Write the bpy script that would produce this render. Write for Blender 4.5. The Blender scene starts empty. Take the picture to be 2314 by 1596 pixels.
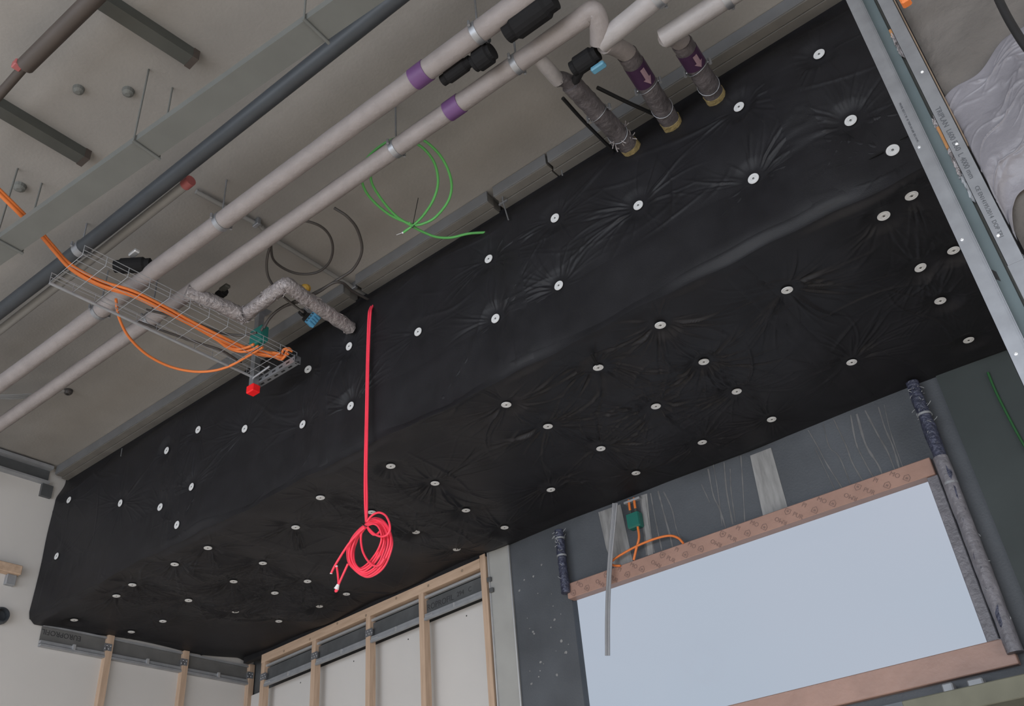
import bpy, math, random
import numpy as np
from mathutils import Vector, Matrix

scene = bpy.context.scene
col = scene.collection
rng = random.Random(7)
nrng = np.random.RandomState(11)

# ---------------------------------------------------------------- camera
W, H = 2314, 1596
FPX = 2087.4763
CX, CY = W / 2, H / 2
CAM = Vector((0.0, 0.0, 1.6))
R = np.array([[0.77603888, 0.62558813, -0.08001963],
              [-0.40366829, 0.39520314, -0.82514628],
              [-0.48457771, 0.67264699, 0.55922309]])   # rows: image right, image down, view
cd = bpy.data.cameras.new('camera')
cam = bpy.data.objects.new('camera', cd)
col.objects.link(cam)
cd.sensor_fit = 'HORIZONTAL'
cd.sensor_width = 36.0
cd.lens = 36.0 * FPX / W
cd.clip_start = 0.05
cd.clip_end = 200
m = Matrix.Identity(4)
for i in range(3):
    m[i][0] = R[0][i]
    m[i][1] = -R[1][i]
    m[i][2] = -R[2][i]
    m[i][3] = CAM[i]
cam.matrix_world = m
scene.camera = cam

# ---------------------------------------------------------------- world, lights, exposure
vs = scene.view_settings
vs.view_transform = 'Standard'
vs.look = 'None'
vs.gamma = 1.0
vs.use_curve_mapping = False
vs.exposure = 0.0
world = bpy.data.worlds.new('overcast_sky')
scene.world = world
world.use_nodes = True
wn = world.node_tree.nodes
wl = world.node_tree.links
bgn = wn['Background']
tc = wn.new('ShaderNodeTexCoord')
ns = wn.new('ShaderNodeTexNoise')
ns.inputs['Scale'].default_value = 1.6
rp = wn.new('ShaderNodeValToRGB')
rp.color_ramp.elements[0].position = 0.35
rp.color_ramp.elements[0].color = (0.36, 0.425, 0.50, 1)
rp.color_ramp.elements[1].position = 0.65
rp.color_ramp.elements[1].color = (0.43, 0.46, 0.53, 1)
wl.new(tc.outputs['Generated'], ns.inputs['Vector'])
wl.new(ns.outputs['Fac'], rp.inputs['Fac'])
wl.new(rp.outputs['Color'], bgn.inputs['Color'])
bgn.inputs['Strength'].default_value = 1.14


def area(name, loc, target, sx, sy, power, color):
    l = bpy.data.lights.new(name, 'AREA')
    l.shape = 'RECTANGLE'
    l.size, l.size_y = sx, sy
    l.energy = power
    l.color = color
    o = bpy.data.objects.new(name, l)
    col.objects.link(o)
    o.location = loc
    o.rotation_euler = (Vector(target) - Vector(loc)).to_track_quat('-Z', 'Y').to_euler()
    return o


# sun added for upward bounce: reaches the floor only, under the slab edge
sl = bpy.data.lights.new('bounce_sun', 'SUN')
sl.energy = 6.4
sl.angle = math.radians(4)
sl.color = (1.0, 0.95, 0.88)
so = bpy.data.objects.new('bounce_sun', sl)
col.objects.link(so)
so.location = (0, -10, 8)
so.rotation_euler = Vector((-0.12, math.cos(math.radians(37)), -math.sin(math.radians(37)))).to_track_quat('-Z', 'Y').to_euler()
# added area fills from the unseen rear and right, standing in for daylight
area('rear_fill', (-2.0, -4.5, 2.6), (-2.5, 4.0, 2.8), 10.0, 3.6, 430, (0.88, 0.93, 1.0))
area('side_fill', (5.5, 0.5, 2.4), (-6.0, 2.0, 2.8), 5.0, 3.4, 110, (1.0, 0.94, 0.87))

# ---------------------------------------------------------------- pixel -> point on a known plane


def _ray(x, y):
    return R.T @ np.array([(x - CX) / FPX, (y - CY) / FPX, 1.0])


def aZ(x, y, z):
    v = _ray(x, y)
    v = v * ((z - CAM.z) / v[2])
    return Vector((v[0], v[1], v[2] + CAM.z))


def aY(x, y, Y):
    v = _ray(x, y)
    v = v * (Y / v[1])
    return Vector((v[0], v[1], v[2] + CAM.z))


def aX(x, y, X):
    v = _ray(x, y)
    v = v * (X / v[0])
    return Vector((v[0], v[1], v[2] + CAM.z))


# room constants (metres)
ZC = 5.37      # concrete ceiling
YF = 3.19      # upright face of the bulkhead
ZS = 4.13      # underside of the bulkhead
YB = 4.90      # window wall
XL = -7.00     # left wall boards
XS = -6.95     # stud faces on the left wall
XR = 0.90      # how far the bulkhead runs to the right

# ---------------------------------------------------------------- materials


def mat(name, c, rough=0.6, metal=0.0, var=0.12, scale=6.0, bump=0.0, bscale=40.0, spec=0.5, trans=0.0, stretch=None, c2=None, detail=4.0):
    M = bpy.data.materials.new(name)
    M.use_nodes = True
    n, l = M.node_tree.nodes, M.node_tree.links
    b = n['Principled BSDF']
    b.inputs['Roughness'].default_value = rough
    b.inputs['Metallic'].default_value = metal
    b.inputs['Specular IOR Level'].default_value = spec
    if trans:
        b.inputs['Transmission Weight'].default_value = trans
    t = n.new('ShaderNodeTexCoord')
    src = t.outputs['Object']
    if stretch:
        mp = n.new('ShaderNodeMapping')
        mp.inputs['Scale'].default_value = stretch
        l.new(src, mp.inputs['Vector'])
        src = mp.outputs['Vector']
    ns = n.new('ShaderNodeTexNoise')
    ns.inputs['Scale'].default_value = scale
    ns.inputs['Detail'].default_value = detail
    l.new(src, ns.inputs['Vector'])
    r = n.new('ShaderNodeValToRGB')
    r.color_ramp.elements[0].position = 0.3
    r.color_ramp.elements[1].position = 0.7
    a = c if c2 is None else c2
    k = (1 - var) if c2 is None else 1.0
    r.color_ramp.elements[0].color = (a[0] * k, a[1] * k, a[2] * k, 1)
    k2 = (1 + var) if c2 is None else 1.0
    r.color_ramp.elements[1].color = (min(1, c[0] * k2), min(1, c[1] * k2), min(1, c[2] * k2), 1)
    l.new(ns.outputs['Fac'], r.inputs['Fac'])
    l.new(r.outputs['Color'], b.inputs['Base Color'])
    if bump:
        n2 = n.new('ShaderNodeTexNoise')
        n2.inputs['Scale'].default_value = bscale
        n2.inputs['Detail'].default_value = 5.0
        l.new(src, n2.inputs['Vector'])
        bm = n.new('ShaderNodeBump')
        bm.inputs['Strength'].default_value = bump
        bm.inputs['Distance'].default_value = 0.01
        l.new(n2.outputs['Fac'], bm.inputs['Height'])
        l.new(bm.outputs['Normal'], b.inputs['Normal'])
    return M


def srgb(r, g, b):
    f = lambda v: ((v / 255 + 0.055) / 1.055) ** 2.4 if v > 10 else v / 255 / 12.92
    return (f(r), f(g), f(b))


MT = {
    'concrete': mat('cast_concrete', (0.2588, 0.2464, 0.2313), 0.85, var=0.16, scale=1.1, bump=0.12, bscale=60, spec=0.2, detail=8),
    'floor': mat('dusty_floor', (0.46, 0.425, 0.385), 0.85, var=0.12, scale=2.0, spec=0.2),
    'membrane': mat('black_membrane', (0.0106, 0.0104, 0.0126), 0.52, var=0.2, scale=9, bump=0.12, bscale=220, spec=0.3),
    'membrane_tape': mat('black_membrane_strip', (0.0125, 0.0125, 0.0145), 0.5, var=0.2, scale=9, bump=0.3, bscale=160, spec=0.45),
    'board': mat('white_plasterboard', (0.5606, 0.5446, 0.5286), 0.8, var=0.03, scale=1.5, spec=0.2),
    'darkwall': mat('dark_coated_wall', (0.072, 0.079, 0.090), 0.55, var=0.22, scale=2.5, bump=0.2, bscale=80, spec=0.4),
    'column': mat('grey_render', (0.3380, 0.3380, 0.3250), 0.8, var=0.07, scale=4, spec=0.2),
    'wood': mat('pine_timber', (0.5400, 0.3942, 0.2916), 0.7, c2=(0.42, 0.30, 0.215), scale=5, stretch=(6, 6, 0.6), spec=0.25, bump=0.1, bscale=20),
    'woodx': mat('pine_timber_plate', (0.5400, 0.3942, 0.2916), 0.7, c2=(0.42, 0.30, 0.215), scale=5, stretch=(0.6, 6, 6), spec=0.25, bump=0.1, bscale=20),
    'galv': mat('galvanised_steel', (0.3400, 0.3527, 0.3782), 0.42, metal=0.75, var=0.1, scale=18, spec=0.5),
    'galvdull': mat('dull_galvanised_steel', (0.3200, 0.3320, 0.3520), 0.55, metal=0.35, var=0.1, scale=12),
    'galvshade': mat('shade_tinted_galvanised_steel', (0.125, 0.16, 0.168), 0.5, metal=0.3, var=0.08, scale=9),  # galvanised steel with shade and reflection put into its colour
    'channel': mat('dark_steel_channel', (0.10, 0.105, 0.11), 0.5, metal=0.3, var=0.15, scale=9),
    'pipe': mat('pale_pipe_insulation', (0.2646, 0.2396, 0.2361), 0.5, var=0.08, scale=10, bump=0.3, bscale=45, spec=0.35),
    'pipelight': mat('bright_pipe_insulation', (0.3224, 0.3038, 0.3038), 0.45, var=0.08, scale=10, bump=0.2, bscale=45, spec=0.35),
    'foil': mat('crumpled_foil_wrap', (0.2940, 0.2695, 0.2730), 0.35, metal=0.25, var=0.25, scale=30, bump=1.0, bscale=55),
    'greywrap': mat('dark_grey_pipe_wrap', (0.1000, 0.0896, 0.0944), 0.33, metal=0.1, var=0.3, scale=16, bump=0.7, bscale=45),
    'bluewrap': mat('dark_blue_pipe_wrap', (0.055, 0.06, 0.095), 0.28, metal=0.2, var=0.4, scale=40, bump=1.0, bscale=60),
    'kraft': mat('ochre_mineral_wool', (0.2400, 0.1880, 0.0880), 0.85, var=0.25, scale=40, bump=0.6, bscale=90, spec=0.2),
    'purple': mat('purple_band', (0.125, 0.055, 0.165), 0.5, var=0.1),
    'purpledark': mat('dark_purple_label', (0.045, 0.018, 0.05), 0.4, var=0.1),
    'arrow': mat('pale_mauve_arrow', (0.26, 0.17, 0.20), 0.5, var=0.05),
    'black': mat('black_plastic', (0.012, 0.012, 0.013), 0.45, var=0.2),
    'blackmatte': mat('black_rubber_foam', (0.010, 0.010, 0.011), 0.8, var=0.2, spec=0.2),
    'brown': mat('brown_painted_tube', (0.0527, 0.0409, 0.0347), 0.6, var=0.1),
    'darkblue': mat('dark_blue_grey_tube', (0.0358, 0.0416, 0.0488), 0.5, var=0.1),
    'duct': mat('grey_green_duct', (0.1209, 0.1255, 0.1181), 0.6, var=0.06),
    'strut': mat('dark_grey_green_strut', (0.0527, 0.0546, 0.0484), 0.6, var=0.1),
    'lightgrey': mat('light_grey_conduit', (0.2160, 0.2130, 0.2070), 0.55, var=0.06),
    'cable': mat('dark_grey_cable', (0.055, 0.05, 0.048), 0.5, var=0.1),
    'orange': mat('orange_cable_sheath', (0.6800, 0.1870, 0.0467), 0.5, var=0.06, spec=0.4),
    'green': mat('green_cable_sheath', (0.10, 0.37, 0.10), 0.45, var=0.08, spec=0.4),
    'greendark': mat('dark_green_cable_sheath', (0.02, 0.10, 0.03), 0.5, var=0.08),
    'red': mat('pinkish_red_cord', (0.93, 0.055, 0.10), 0.42, var=0.06, spec=0.45),
    'redcap': mat('bright_red_plastic', (0.85, 0.012, 0.016), 0.4, var=0.04),
    'redmute': mat('muted_red_plastic', (0.30, 0.08, 0.08), 0.5, var=0.05),
    'teal': mat('teal_plastic', (0.022, 0.21, 0.185), 0.45, var=0.05),
    'tealdark': mat('dark_teal_plastic', (0.012, 0.125, 0.10), 0.4, var=0.05),
    'blue': mat('sky_blue_plastic', (0.11, 0.36, 0.60), 0.45, var=0.05),
    'bluemute': mat('muted_blue_handle', (0.09, 0.24, 0.34), 0.5, var=0.05),
    'yellow': mat('mustard_plastic', (0.45, 0.27, 0.045), 0.5, var=0.06),
    'orangewood': mat('orange_brown_fibreboard', (0.42, 0.20, 0.075), 0.75, var=0.15, scale=12),
    'washer': mat('pale_grey_plastic', (0.5998, 0.6069, 0.6140), 0.45, var=0.05),
    'screw': mat('steel_screw', (0.14, 0.14, 0.135), 0.4, metal=0.5, var=0.05),
    'film': mat('reddish_brown_protective_film', (0.3400, 0.2082, 0.1658), 0.4, var=0.08, scale=7, bump=0.15, bscale=25),
    'print': mat('printed_dark_ink', (0.20, 0.125, 0.105), 0.6, var=0.03),
    'ink': mat('faded_black_ink', (0.085, 0.09, 0.10), 0.6, var=0.03),
    'inkdark': mat('dark_ink', (0.03, 0.03, 0.033), 0.6, var=0.03),
    'drip': mat('dried_pale_drip', (0.1302, 0.1302, 0.1333), 0.6, var=0.25, scale=14),
    'patch': mat('pale_plaster_patch', (0.2460, 0.2460, 0.2460), 0.8, var=0.25, scale=6, stretch=(6, 1, 1), spec=0.2),
    'darkgreenboard': mat('dark_green_board', (0.045, 0.055, 0.056), 0.6, var=0.12, scale=3, spec=0.35),
    'lowerwall': mat('slate_blue_panel', (0.13, 0.148, 0.17), 0.6, var=0.18, scale=5),
    'greenboard': mat('olive_board', (0.16, 0.16, 0.12), 0.7, var=0.12, scale=8),
    'batt': mat('grey_brown_wool_batt', (0.1320, 0.1210, 0.1128), 0.9, var=0.18, scale=5, bump=0.8, bscale=30, spec=0.15),
    'plastic': mat('lilac_grey_plastic_sheet', (0.19, 0.184, 0.205), 0.4, var=0.12, scale=6, bump=0.6, bscale=22, spec=0.5),
    'whitetape': mat('white_tape', (0.8, 0.8, 0.8), 0.5, var=0.04),
    'cleartube': mat('clear_grey_tube', (0.25, 0.255, 0.27), 0.3, var=0.1, spec=0.6),
    'ledger': mat('grey_board_strip', (0.1500, 0.1425, 0.1313), 0.8, var=0.12, scale=6, spec=0.2),
    'ledgerface': mat('bluish_grey_steel_edge', (0.1598, 0.1632, 0.1700), 0.6, metal=0.15, var=0.08, scale=7),
    'fibre': mat('beige_brown_fibre', (0.26, 0.19, 0.135), 0.8, var=0.15, scale=14),
    'plasticpipe': mat('lilac_grey_pipe_wrap', (0.17, 0.165, 0.185), 0.4, var=0.2, scale=20, bump=0.6, bscale=50),
    'channelleft': mat('grey_steel_channel', (0.15, 0.15, 0.148), 0.5, metal=0.2, var=0.12, scale=9),
    'silver': mat('brushed_silver', (0.62, 0.63, 0.65), 0.35, metal=0.6, var=0.05),
}

# pane: clear glass, mostly see-through
G = bpy.data.materials.new('window_glass')
G.use_nodes = True
gn, gl = G.node_tree.nodes, G.node_tree.links
gn.remove(gn['Principled BSDF'])
tr = gn.new('ShaderNodeBsdfTransparent')
tr.inputs['Color'].default_value = (0.96, 0.97, 0.98, 1)
gs = gn.new('ShaderNodeBsdfGlossy')
gs.inputs['Roughness'].default_value = 0.05
mx = gn.new('ShaderNodeMixShader')
mx.inputs['Fac'].default_value = 0.008
gl.new(tr.outputs[0], mx.inputs[1])
gl.new(gs.outputs[0], mx.inputs[2])
gl.new(mx.outputs[0], gn['Material Output'].inputs['Surface'])
MT['glass'] = G

# ---------------------------------------------------------------- mesh builder


class MB:
    def __init__(s):
        s.v, s.f, s.s = [], [], []

    def add(s, verts, faces, smooth=False):
        o = len(s.v)
        s.v += [tuple(v) for v in verts]
        s.f += [tuple(i + o for i in f) for f in faces]
        s.s += [smooth] * len(faces)
        return s

    def box(s, lo, hi, bev=0.0, rot=None, piv=None):
        lo, hi = Vector(lo), Vector(hi)
        b = min(bev, 0.49 * min(hi[i] - lo[i] for i in range(3)))
        if b <= 0:
            vs_ = [Vector((x, y, z)) for x in (lo.x, hi.x) for y in (lo.y, hi.y) for z in (lo.z, hi.z)]
            fs = [(0, 1, 3, 2), (4, 6, 7, 5), (0, 4, 5, 1), (2, 3, 7, 6), (0, 2, 6, 4), (1, 5, 7, 3)]
        else:
            vs_, idx = [], {}
            for ix in (0, 1):
                for iy in (0, 1):
                    for iz in (0, 1):
                        c = [(lo, hi)[ix].x, (lo, hi)[iy].y, (lo, hi)[iz].z]
                        sg = [(1, -1)[ix], (1, -1)[iy], (1, -1)[iz]]
                        for a in range(3):
                            p = [c[k] + (0 if k == a else sg[k] * b) for k in range(3)]
                            idx[(ix, iy, iz, a)] = len(vs_)
                            vs_.append(Vector(p))
            fs = []
            for a in range(3):
                o1, o2 = [k for k in range(3) if k != a]
                for side in (0, 1):
                    q = []
                    for (u, w) in ((0, 0), (1, 0), (1, 1), (0, 1)):
                        k = [0, 0, 0]
                        k[a], k[o1], k[o2] = side, u, w
                        q.append(idx[tuple(k) + (a,)])
                    fs.append(tuple(q))
                for u in (0, 1):
                    for w in (0, 1):
                        k0, k1 = [0, 0, 0], [0, 0, 0]
                        k0[a], k1[a] = 0, 1
                        k0[o1] = k1[o1] = u
                        k0[o2] = k1[o2] = w
                        fs.append((idx[tuple(k0) + (o1,)], idx[tuple(k1) + (o1,)], idx[tuple(k1) + (o2,)], idx[tuple(k0) + (o2,)]))
            for ix in (0, 1):
                for iy in (0, 1):
                    for iz in (0, 1):
                        fs.append(tuple(idx[(ix, iy, iz, a)] for a in range(3)))
        if rot is not None:
            piv = Vector(piv) if piv is not None else (lo + hi) / 2
            vs_ = [piv + rot @ (v - piv) for v in vs_]
        return s.add(vs_, fs)

    def tube(s, pts, r, n=10, cap=True, jitter=0.0, rf=None):
        pts = [Vector(p) for p in pts]
        if len(pts) < 2:
            return s
        vs_, fs = [], []
        t0 = (pts[1] - pts[0]).normalized()
        ref = Vector((0, 0, 1)) if abs(t0.z) < 0.9 else Vector((1, 0, 0))
        u = t0.cross(ref).normalized()
        for i, p in enumerate(pts):
            if i == 0:
                t = t0
            elif i == len(pts) - 1:
                t = (pts[i] - pts[i - 1]).normalized()
            else:
                t = ((pts[i + 1] - p).normalized() + (p - pts[i - 1]).normalized())
                t = t.normalized() if t.length > 1e-6 else (pts[i + 1] - p).normalized()
            u = (u - t * u.dot(t)).normalized()
            w = t.cross(u)
            rr = r if rf is None else rf(i / (len(pts) - 1)) * r
            for k in range(n):
                a = 2 * math.pi * k / n
                q = rr * (1 + (rng.uniform(-jitter, jitter) if jitter else 0))
                vs_.append(p + u * math.cos(a) * q + w * math.sin(a) * q)
        for i in range(len(pts) - 1):
            for k in range(n):
                k2 = (k + 1) % n
                fs.append((i * n + k, i * n + k2, (i + 1) * n + k2, (i + 1) * n + k))
        s.add(vs_, fs, True)
        if cap:
            o = len(vs_)
            s.add([vs_[k] for k in range(n)], [tuple(range(n))[::-1]])
            s.add([vs_[o - n + k] for k in range(n)], [tuple(range(n))])
        return s

    def lathe(s, prof, origin, axis, n=24):
        """prof: (radius, height) pairs along axis from origin"""
        axis = Vector(axis).normalized()
        ref = Vector((0, 0, 1)) if abs(axis.z) < 0.9 else Vector((1, 0, 0))
        u = axis.cross(ref).normalized()
        w = axis.cross(u)
        o = Vector(origin)
        vs_, fs = [], []
        for (r, h) in prof:
            for k in range(n):
                a = 2 * math.pi * k / n
                vs_.append(o + axis * h + (u * math.cos(a) + w * math.sin(a)) * r)
        for i in range(len(prof) - 1):
            for k in range(n):
                k2 = (k + 1) % n
                fs.append((i * n + k, i * n + k2, (i + 1) * n + k2, (i + 1) * n + k))
        s.add(vs_, fs, False)
        if prof[0][0] > 1e-5:
            s.add(vs_[:n], [tuple(range(n))[::-1]])
        if prof[-1][0] > 1e-5:
            s.add(vs_[-n:], [tuple(range(n))])
        return s

    def prism(s, poly, d):
        """closed polygon of points extruded by vector d"""
        n = len(poly)
        d = Vector(d)
        vs_ = [Vector(p) for p in poly] + [Vector(p) + d for p in poly]
        fs = [tuple(range(n))[::-1], tuple(range(n, 2 * n))]
        fs += [(k, (k + 1) % n, n + (k + 1) % n, n + k) for k in range(n)]
        return s.add(vs_, fs)

    def text(s, body, size, mtx, depth=0.0006, center=False):
        c = bpy.data.curves.new('lettering', 'FONT')
        c.body = body
        c.size = size
        c.extrude = depth
        c.resolution_u = 3
        if center:
            c.align_x, c.align_y = 'CENTER', 'CENTER'
        o = bpy.data.objects.new('lettering', c)
        col.objects.link(o)
        bpy.context.view_layer.update()
        dg = bpy.context.evaluated_depsgraph_get()
        me = bpy.data.meshes.new_from_object(o.evaluated_get(dg))
        s.add([mtx @ v.co for v in me.vertices], [tuple(p.vertices) for p in me.polygons])
        bpy.data.objects.remove(o)
        bpy.data.curves.remove(c)
        bpy.data.meshes.remove(me)
        return s

    def build(s, name, material, parent=None, origin=None):
        me = bpy.data.meshes.new(name)
        if parent is not None:
            base = parent['_w'] if '_w' in parent else None
            off = world_loc(parent)
        else:
            off = Vector(origin) if origin is not None else Vector((0, 0, 0))
        me.from_pydata([tuple(Vector(v) - off) for v in s.v], [], s.f)
        me.polygons.foreach_set('use_smooth', s.s)
        me.materials.append(material)
        me.update()
        o = bpy.data.objects.new(name, me)
        col.objects.link(o)
        if parent is not None:
            o.parent = parent
        else:
            o.location = off
        return o


def world_loc(o):
    v = Vector(o.location)
    while o.parent is not None:
        o = o.parent
        v += Vector(o.location)
    return v


def tag(o, label, cat, group=None, kind=None):
    o['label'] = label
    o['category'] = cat
    if group:
        o['group'] = group
    if kind:
        o['kind'] = kind
    return o


def thing(name, label, cat, loc, group=None):
    o = bpy.data.objects.new(name, None)
    o.empty_display_size = 0.05
    col.objects.link(o)
    o.location = Vector(loc)
    return tag(o, label, cat, group)


def struct(name, mb, m_, parent=None):
    o = mb.build(name, m_, parent)
    if parent is None:
        o['kind'] = 'structure'
    return o


def spline(pts, seg=10, closed=False):
    P = [Vector(p) for p in pts]
    n = len(P)
    out = []
    rngi = range(n) if closed else range(n - 1)
    for i in rngi:
        if closed:
            a, b, c, d = P[(i - 1) % n], P[i], P[(i + 1) % n], P[(i + 2) % n]
        else:
            b, c = P[i], P[i + 1]
            a = P[i - 1] if i > 0 else b * 2 - c
            d = P[i + 2] if i + 2 < n else c * 2 - b
        for k in range(seg):
            t = k / seg
            out.append(0.5 * ((2 * b) + (c - a) * t + (2 * a - 5 * b + 4 * c - d) * t * t + (3 * b - a - 3 * c + d) * t ** 3))
    out.append(P[0].copy() if closed else P[-1].copy())
    return out


def single(name, mb, m_, label, cat, group=None, origin=None):
    """a thing that is one mesh"""
    org = Vector(origin) if origin is not None else Vector(mb.v[0])
    return tag(mb.build(name, m_, None, org), label, cat, group)

# ================================================================ room shell
mb = MB().box((-7.4, -3.0, ZC), (6.0, 6.0, ZC + 0.3))
struct('ceiling', mb, MT['concrete'])
mb = MB().box((-7.4, -9.0, -0.2), (9.0, 6.0, 0.0))
struct('floor', mb, MT['floor'])
mb = MB().box((XL - 0.25, -3.0, 0.0), (XL, 5.6, ZC))
struct('wall_left', mb, MT['board'])

# window wall, one mesh round its opening
WX0, WX1, WZ0, WZ1 = -3.245, -0.912, 2.725, 3.690
mb = MB()
mb.box((-3.72, YB, 0.0), (WX0, YB + 0.06, ZC))
mb.box((WX1, YB, 0.0), (2.2, YB + 0.06, ZC))
mb.box((WX0, YB, WZ1), (WX1, YB + 0.06, ZC))
mb.box((WX0, YB, 0.0), (WX1, YB + 0.06, WZ0))
wall_back = struct('wall_back', mb, MT['darkwall'])

# boarded wall behind the timber studs, slightly skewed to the window wall
CORN = Vector((-7.0, 5.24, 0))
CEND = Vector((-3.80, 4.985, 0))
e1 = (CEND - CORN).normalized()
e2 = Vector((-e1.y, e1.x, 0))
mb = MB()
q = [CORN, CEND, CEND + e2 * 0.2, CORN + e2 * 0.2]
mb.prism([p for p in q], (0, 0, 3.845))
struct('wall_corner', mb, MT['board'])
# grey rendered pier between timber wall and window wall
mb = MB().box((-3.915, YB - 0.01, 0.0), (-3.715, YB + 0.3, ZC))
struct('trim_pier', mb, MT['column'])
# dark block painting hollow shade above the boards, closing wall to slab
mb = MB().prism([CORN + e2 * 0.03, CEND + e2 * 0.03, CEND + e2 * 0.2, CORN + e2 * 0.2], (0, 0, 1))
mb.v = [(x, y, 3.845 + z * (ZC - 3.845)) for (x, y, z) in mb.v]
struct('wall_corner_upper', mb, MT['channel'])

# ---------------------------------------------------------------- window
win = bpy.data.objects.new('window_1', None)
col.objects.link(win)
win.location = (WX0, YB, WZ0)
win['kind'] = 'structure'
mb = MB()
mb.box((WX0 - 0.0, YB - 0.045, 3.592), (WX1 + 0.04, YB + 0.03, WZ1), 0.004)
mb.box((WX0 - 0.0, YB - 0.045, 2.605), (WX1 + 0.09, YB + 0.03, WZ0 + 0.004), 0.004)
mb.build('frame', MT['film'], win)
mb = MB()
mb.box((WX1 - 0.012, YB - 0.03, WZ0), (WX1 + 0.045, YB + 0.05, 3.592), 0.004)
mb.build('side_frame', MT['plasticpipe'], win)
mb = MB().box((WX0 + .002, YB + 0.012, WZ0 + .002), (WX1 - .002, YB + 0.024, WZ1 - .002))
mb.build('pane', MT['glass'], win)


def facing(o, ang=0.0):
    """matrix that lays lettering on an upright plane facing the camera side (-Y)"""
    return Matrix.Translation(Vector(o)) @ Matrix.Rotation(math.radians(90), 4, 'X') @ Matrix.Rotation(math.radians(ang), 4, 'Z')


def house(mbx, o, s, ang):
    """outline of a house-shaped emblem on the film"""
    M4 = facing(o, ang)
    out = [(-.5, -.45), (.5, -.45), (.5, .2), (0, .62), (-.5, .2)]
    inn = [(x * 0.82, y * 0.82) for x, y in out]
    n = len(out)
    V = [M4 @ Vector((x * s, y * s, 0.0006)) for x, y in out + inn]
    mbx.add(V, [(k, (k + 1) % n, n + (k + 1) % n, n + k) for k in range(n)])
    V = [M4 @ Vector((x * s, y * s, 0.0006)) for x, y in [(-.18, -.2), (.18, -.2), (.18, .1), (-.18, .1)]]
    mbx.add(V, [(0, 1, 2, 3)])


mb = MB()
yp = YB - 0.0465
# printed words and house emblems repeat along the film; words that would cross its edge show only part
mb = MB()
pa, pb_ = aY(1791, 1160, yp), aY(1817, 1171, yp)
ang = math.degrees(math.atan2(pb_.z - pa.z, pb_.x - pa.x))
stp = aY(1964, 1111, yp).x - aY(1803, 1166, yp).x
for k in range(-8, 4):
    for (w_, x, y, turn) in (('PUR', 1803, 1166, 0), ('h', 1841, 1153, 0), ('PI', 1817, 1142, 0), ('MO', 1857, 1131, 0), ('h', 1882, 1138, 0), ('RMO', 1922, 1123, 180), ('h', 1938, 1101, 180)):
        p = aY(x, y, yp)
        X = p.x + stp * k
        if not -3.20 < X < -0.94:
            continue
        Z = min(max(p.z, 3.616), 3.668)
        if w_ == 'h':
            house(mb, (X, yp, Z), 0.036, ang + turn)
        else:
            mb.text(w_, 0.036, facing((X, yp, Z), ang + turn), 0.0004, True)
mb.build('film_print', MT['print'], win)

# ---------------------------------------------------------------- dried drips and pale patches on the window wall
mb = MB()


def drip(pts, w):
    P = [aY(x, y, YB - 0.0015) for (x, y) in pts]
    P = spline(P, 6)
    V, F_ = [], []
    for i, p in enumerate(P):
        ww = w * rng.uniform(0.6, 1.3) * 0.5
        V += [p + Vector((-ww, 0, 0)), p + Vector((0, -0.0025, 0)), p + Vector((ww, 0, 0))]
    for i in range(len(P) - 1):
        a = i * 3
        F_ += [(a, a + 1, a + 4, a + 3), (a + 1, a + 2, a + 5, a + 4)]
    mb.add(V, F_, True)


for pts, w in [
        ([(1826, 972), (1848, 1010), (1868, 1048), (1905, 1106)], .008), ([(1842, 1014), (1864, 1060), (1888, 1110)], .005),
        ([(1860, 958), (1874, 1010), (1896, 1032), (1922, 1094)], .006), ([(1884, 948), (1912, 1008), (1926, 1046), (1950, 1088)], .008),
        ([(1922, 938), (1934, 1000), (1952, 1040), (1975, 1082)], .009), ([(1936, 936), (1956, 1004), (1984, 1050), (1994, 1074)], .012),
        ([(1955, 928), (1985, 985), (2005, 1020), (2022, 1062)], .009), ([(1985, 920), (2000, 968), (2018, 1010), (2032, 1058)], .01),
        ([(1998, 915), (2012, 975), (2040, 1056)], .006), ([(1600, 1060), (1612, 1120), (1626, 1150), (1640, 1194)], .009), ([(1612, 1050), (1622, 1110), (1632, 1190)], .006),
        ([(1636, 1045), (1642, 1110), (1656, 1186)], .01), ([(1650, 1060), (1652, 1110), (1662, 1180)], .007), ([(1674, 1030), (1678, 1090), (1683, 1180)], .008),
        ([(1585, 1095), (1604, 1136)], .006), ([(1458, 1120), (1466, 1180), (1478, 1250)], .012), ([(1470, 1115), (1482, 1180), (1496, 1245)], .01),
        ([(1487, 1110), (1500, 1160), (1515, 1215), (1520, 1238)], .012), ([(1500, 1112), (1518, 1150), (1530, 1200), (1548, 1236)], .008), ([(1448, 1120), (1456, 1200), (1462, 1255)], .02),
        ([(1403, 1150), (1410, 1210), (1425, 1265)], .008)]:
    drip(pts, w)
mb.build('dried_drips', MT['drip'], wall_back)


def patch(px, dy, name, m_):
    P = [aY(x, y, YB - dy) for (x, y) in px]
    b = MB().prism(P, (0, dy + 0.0, 0))
    return b.build(name, m_, wall_back)


patch([(1695, 1030), (1742, 1012), (1780, 1148), (1724, 1166)], 0.004, 'plaster_patch', MT['patch'])
patch([(1352, 1158), (1402, 1140), (1430, 1270), (1388, 1284), (1370, 1240)], 0.004, 'plaster_patch', MT['patch'])
patch([(1448, 1120), (1462, 1116), (1476, 1252), (1464, 1256)], 0.003, 'plaster_patch', MT['patch'])
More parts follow.
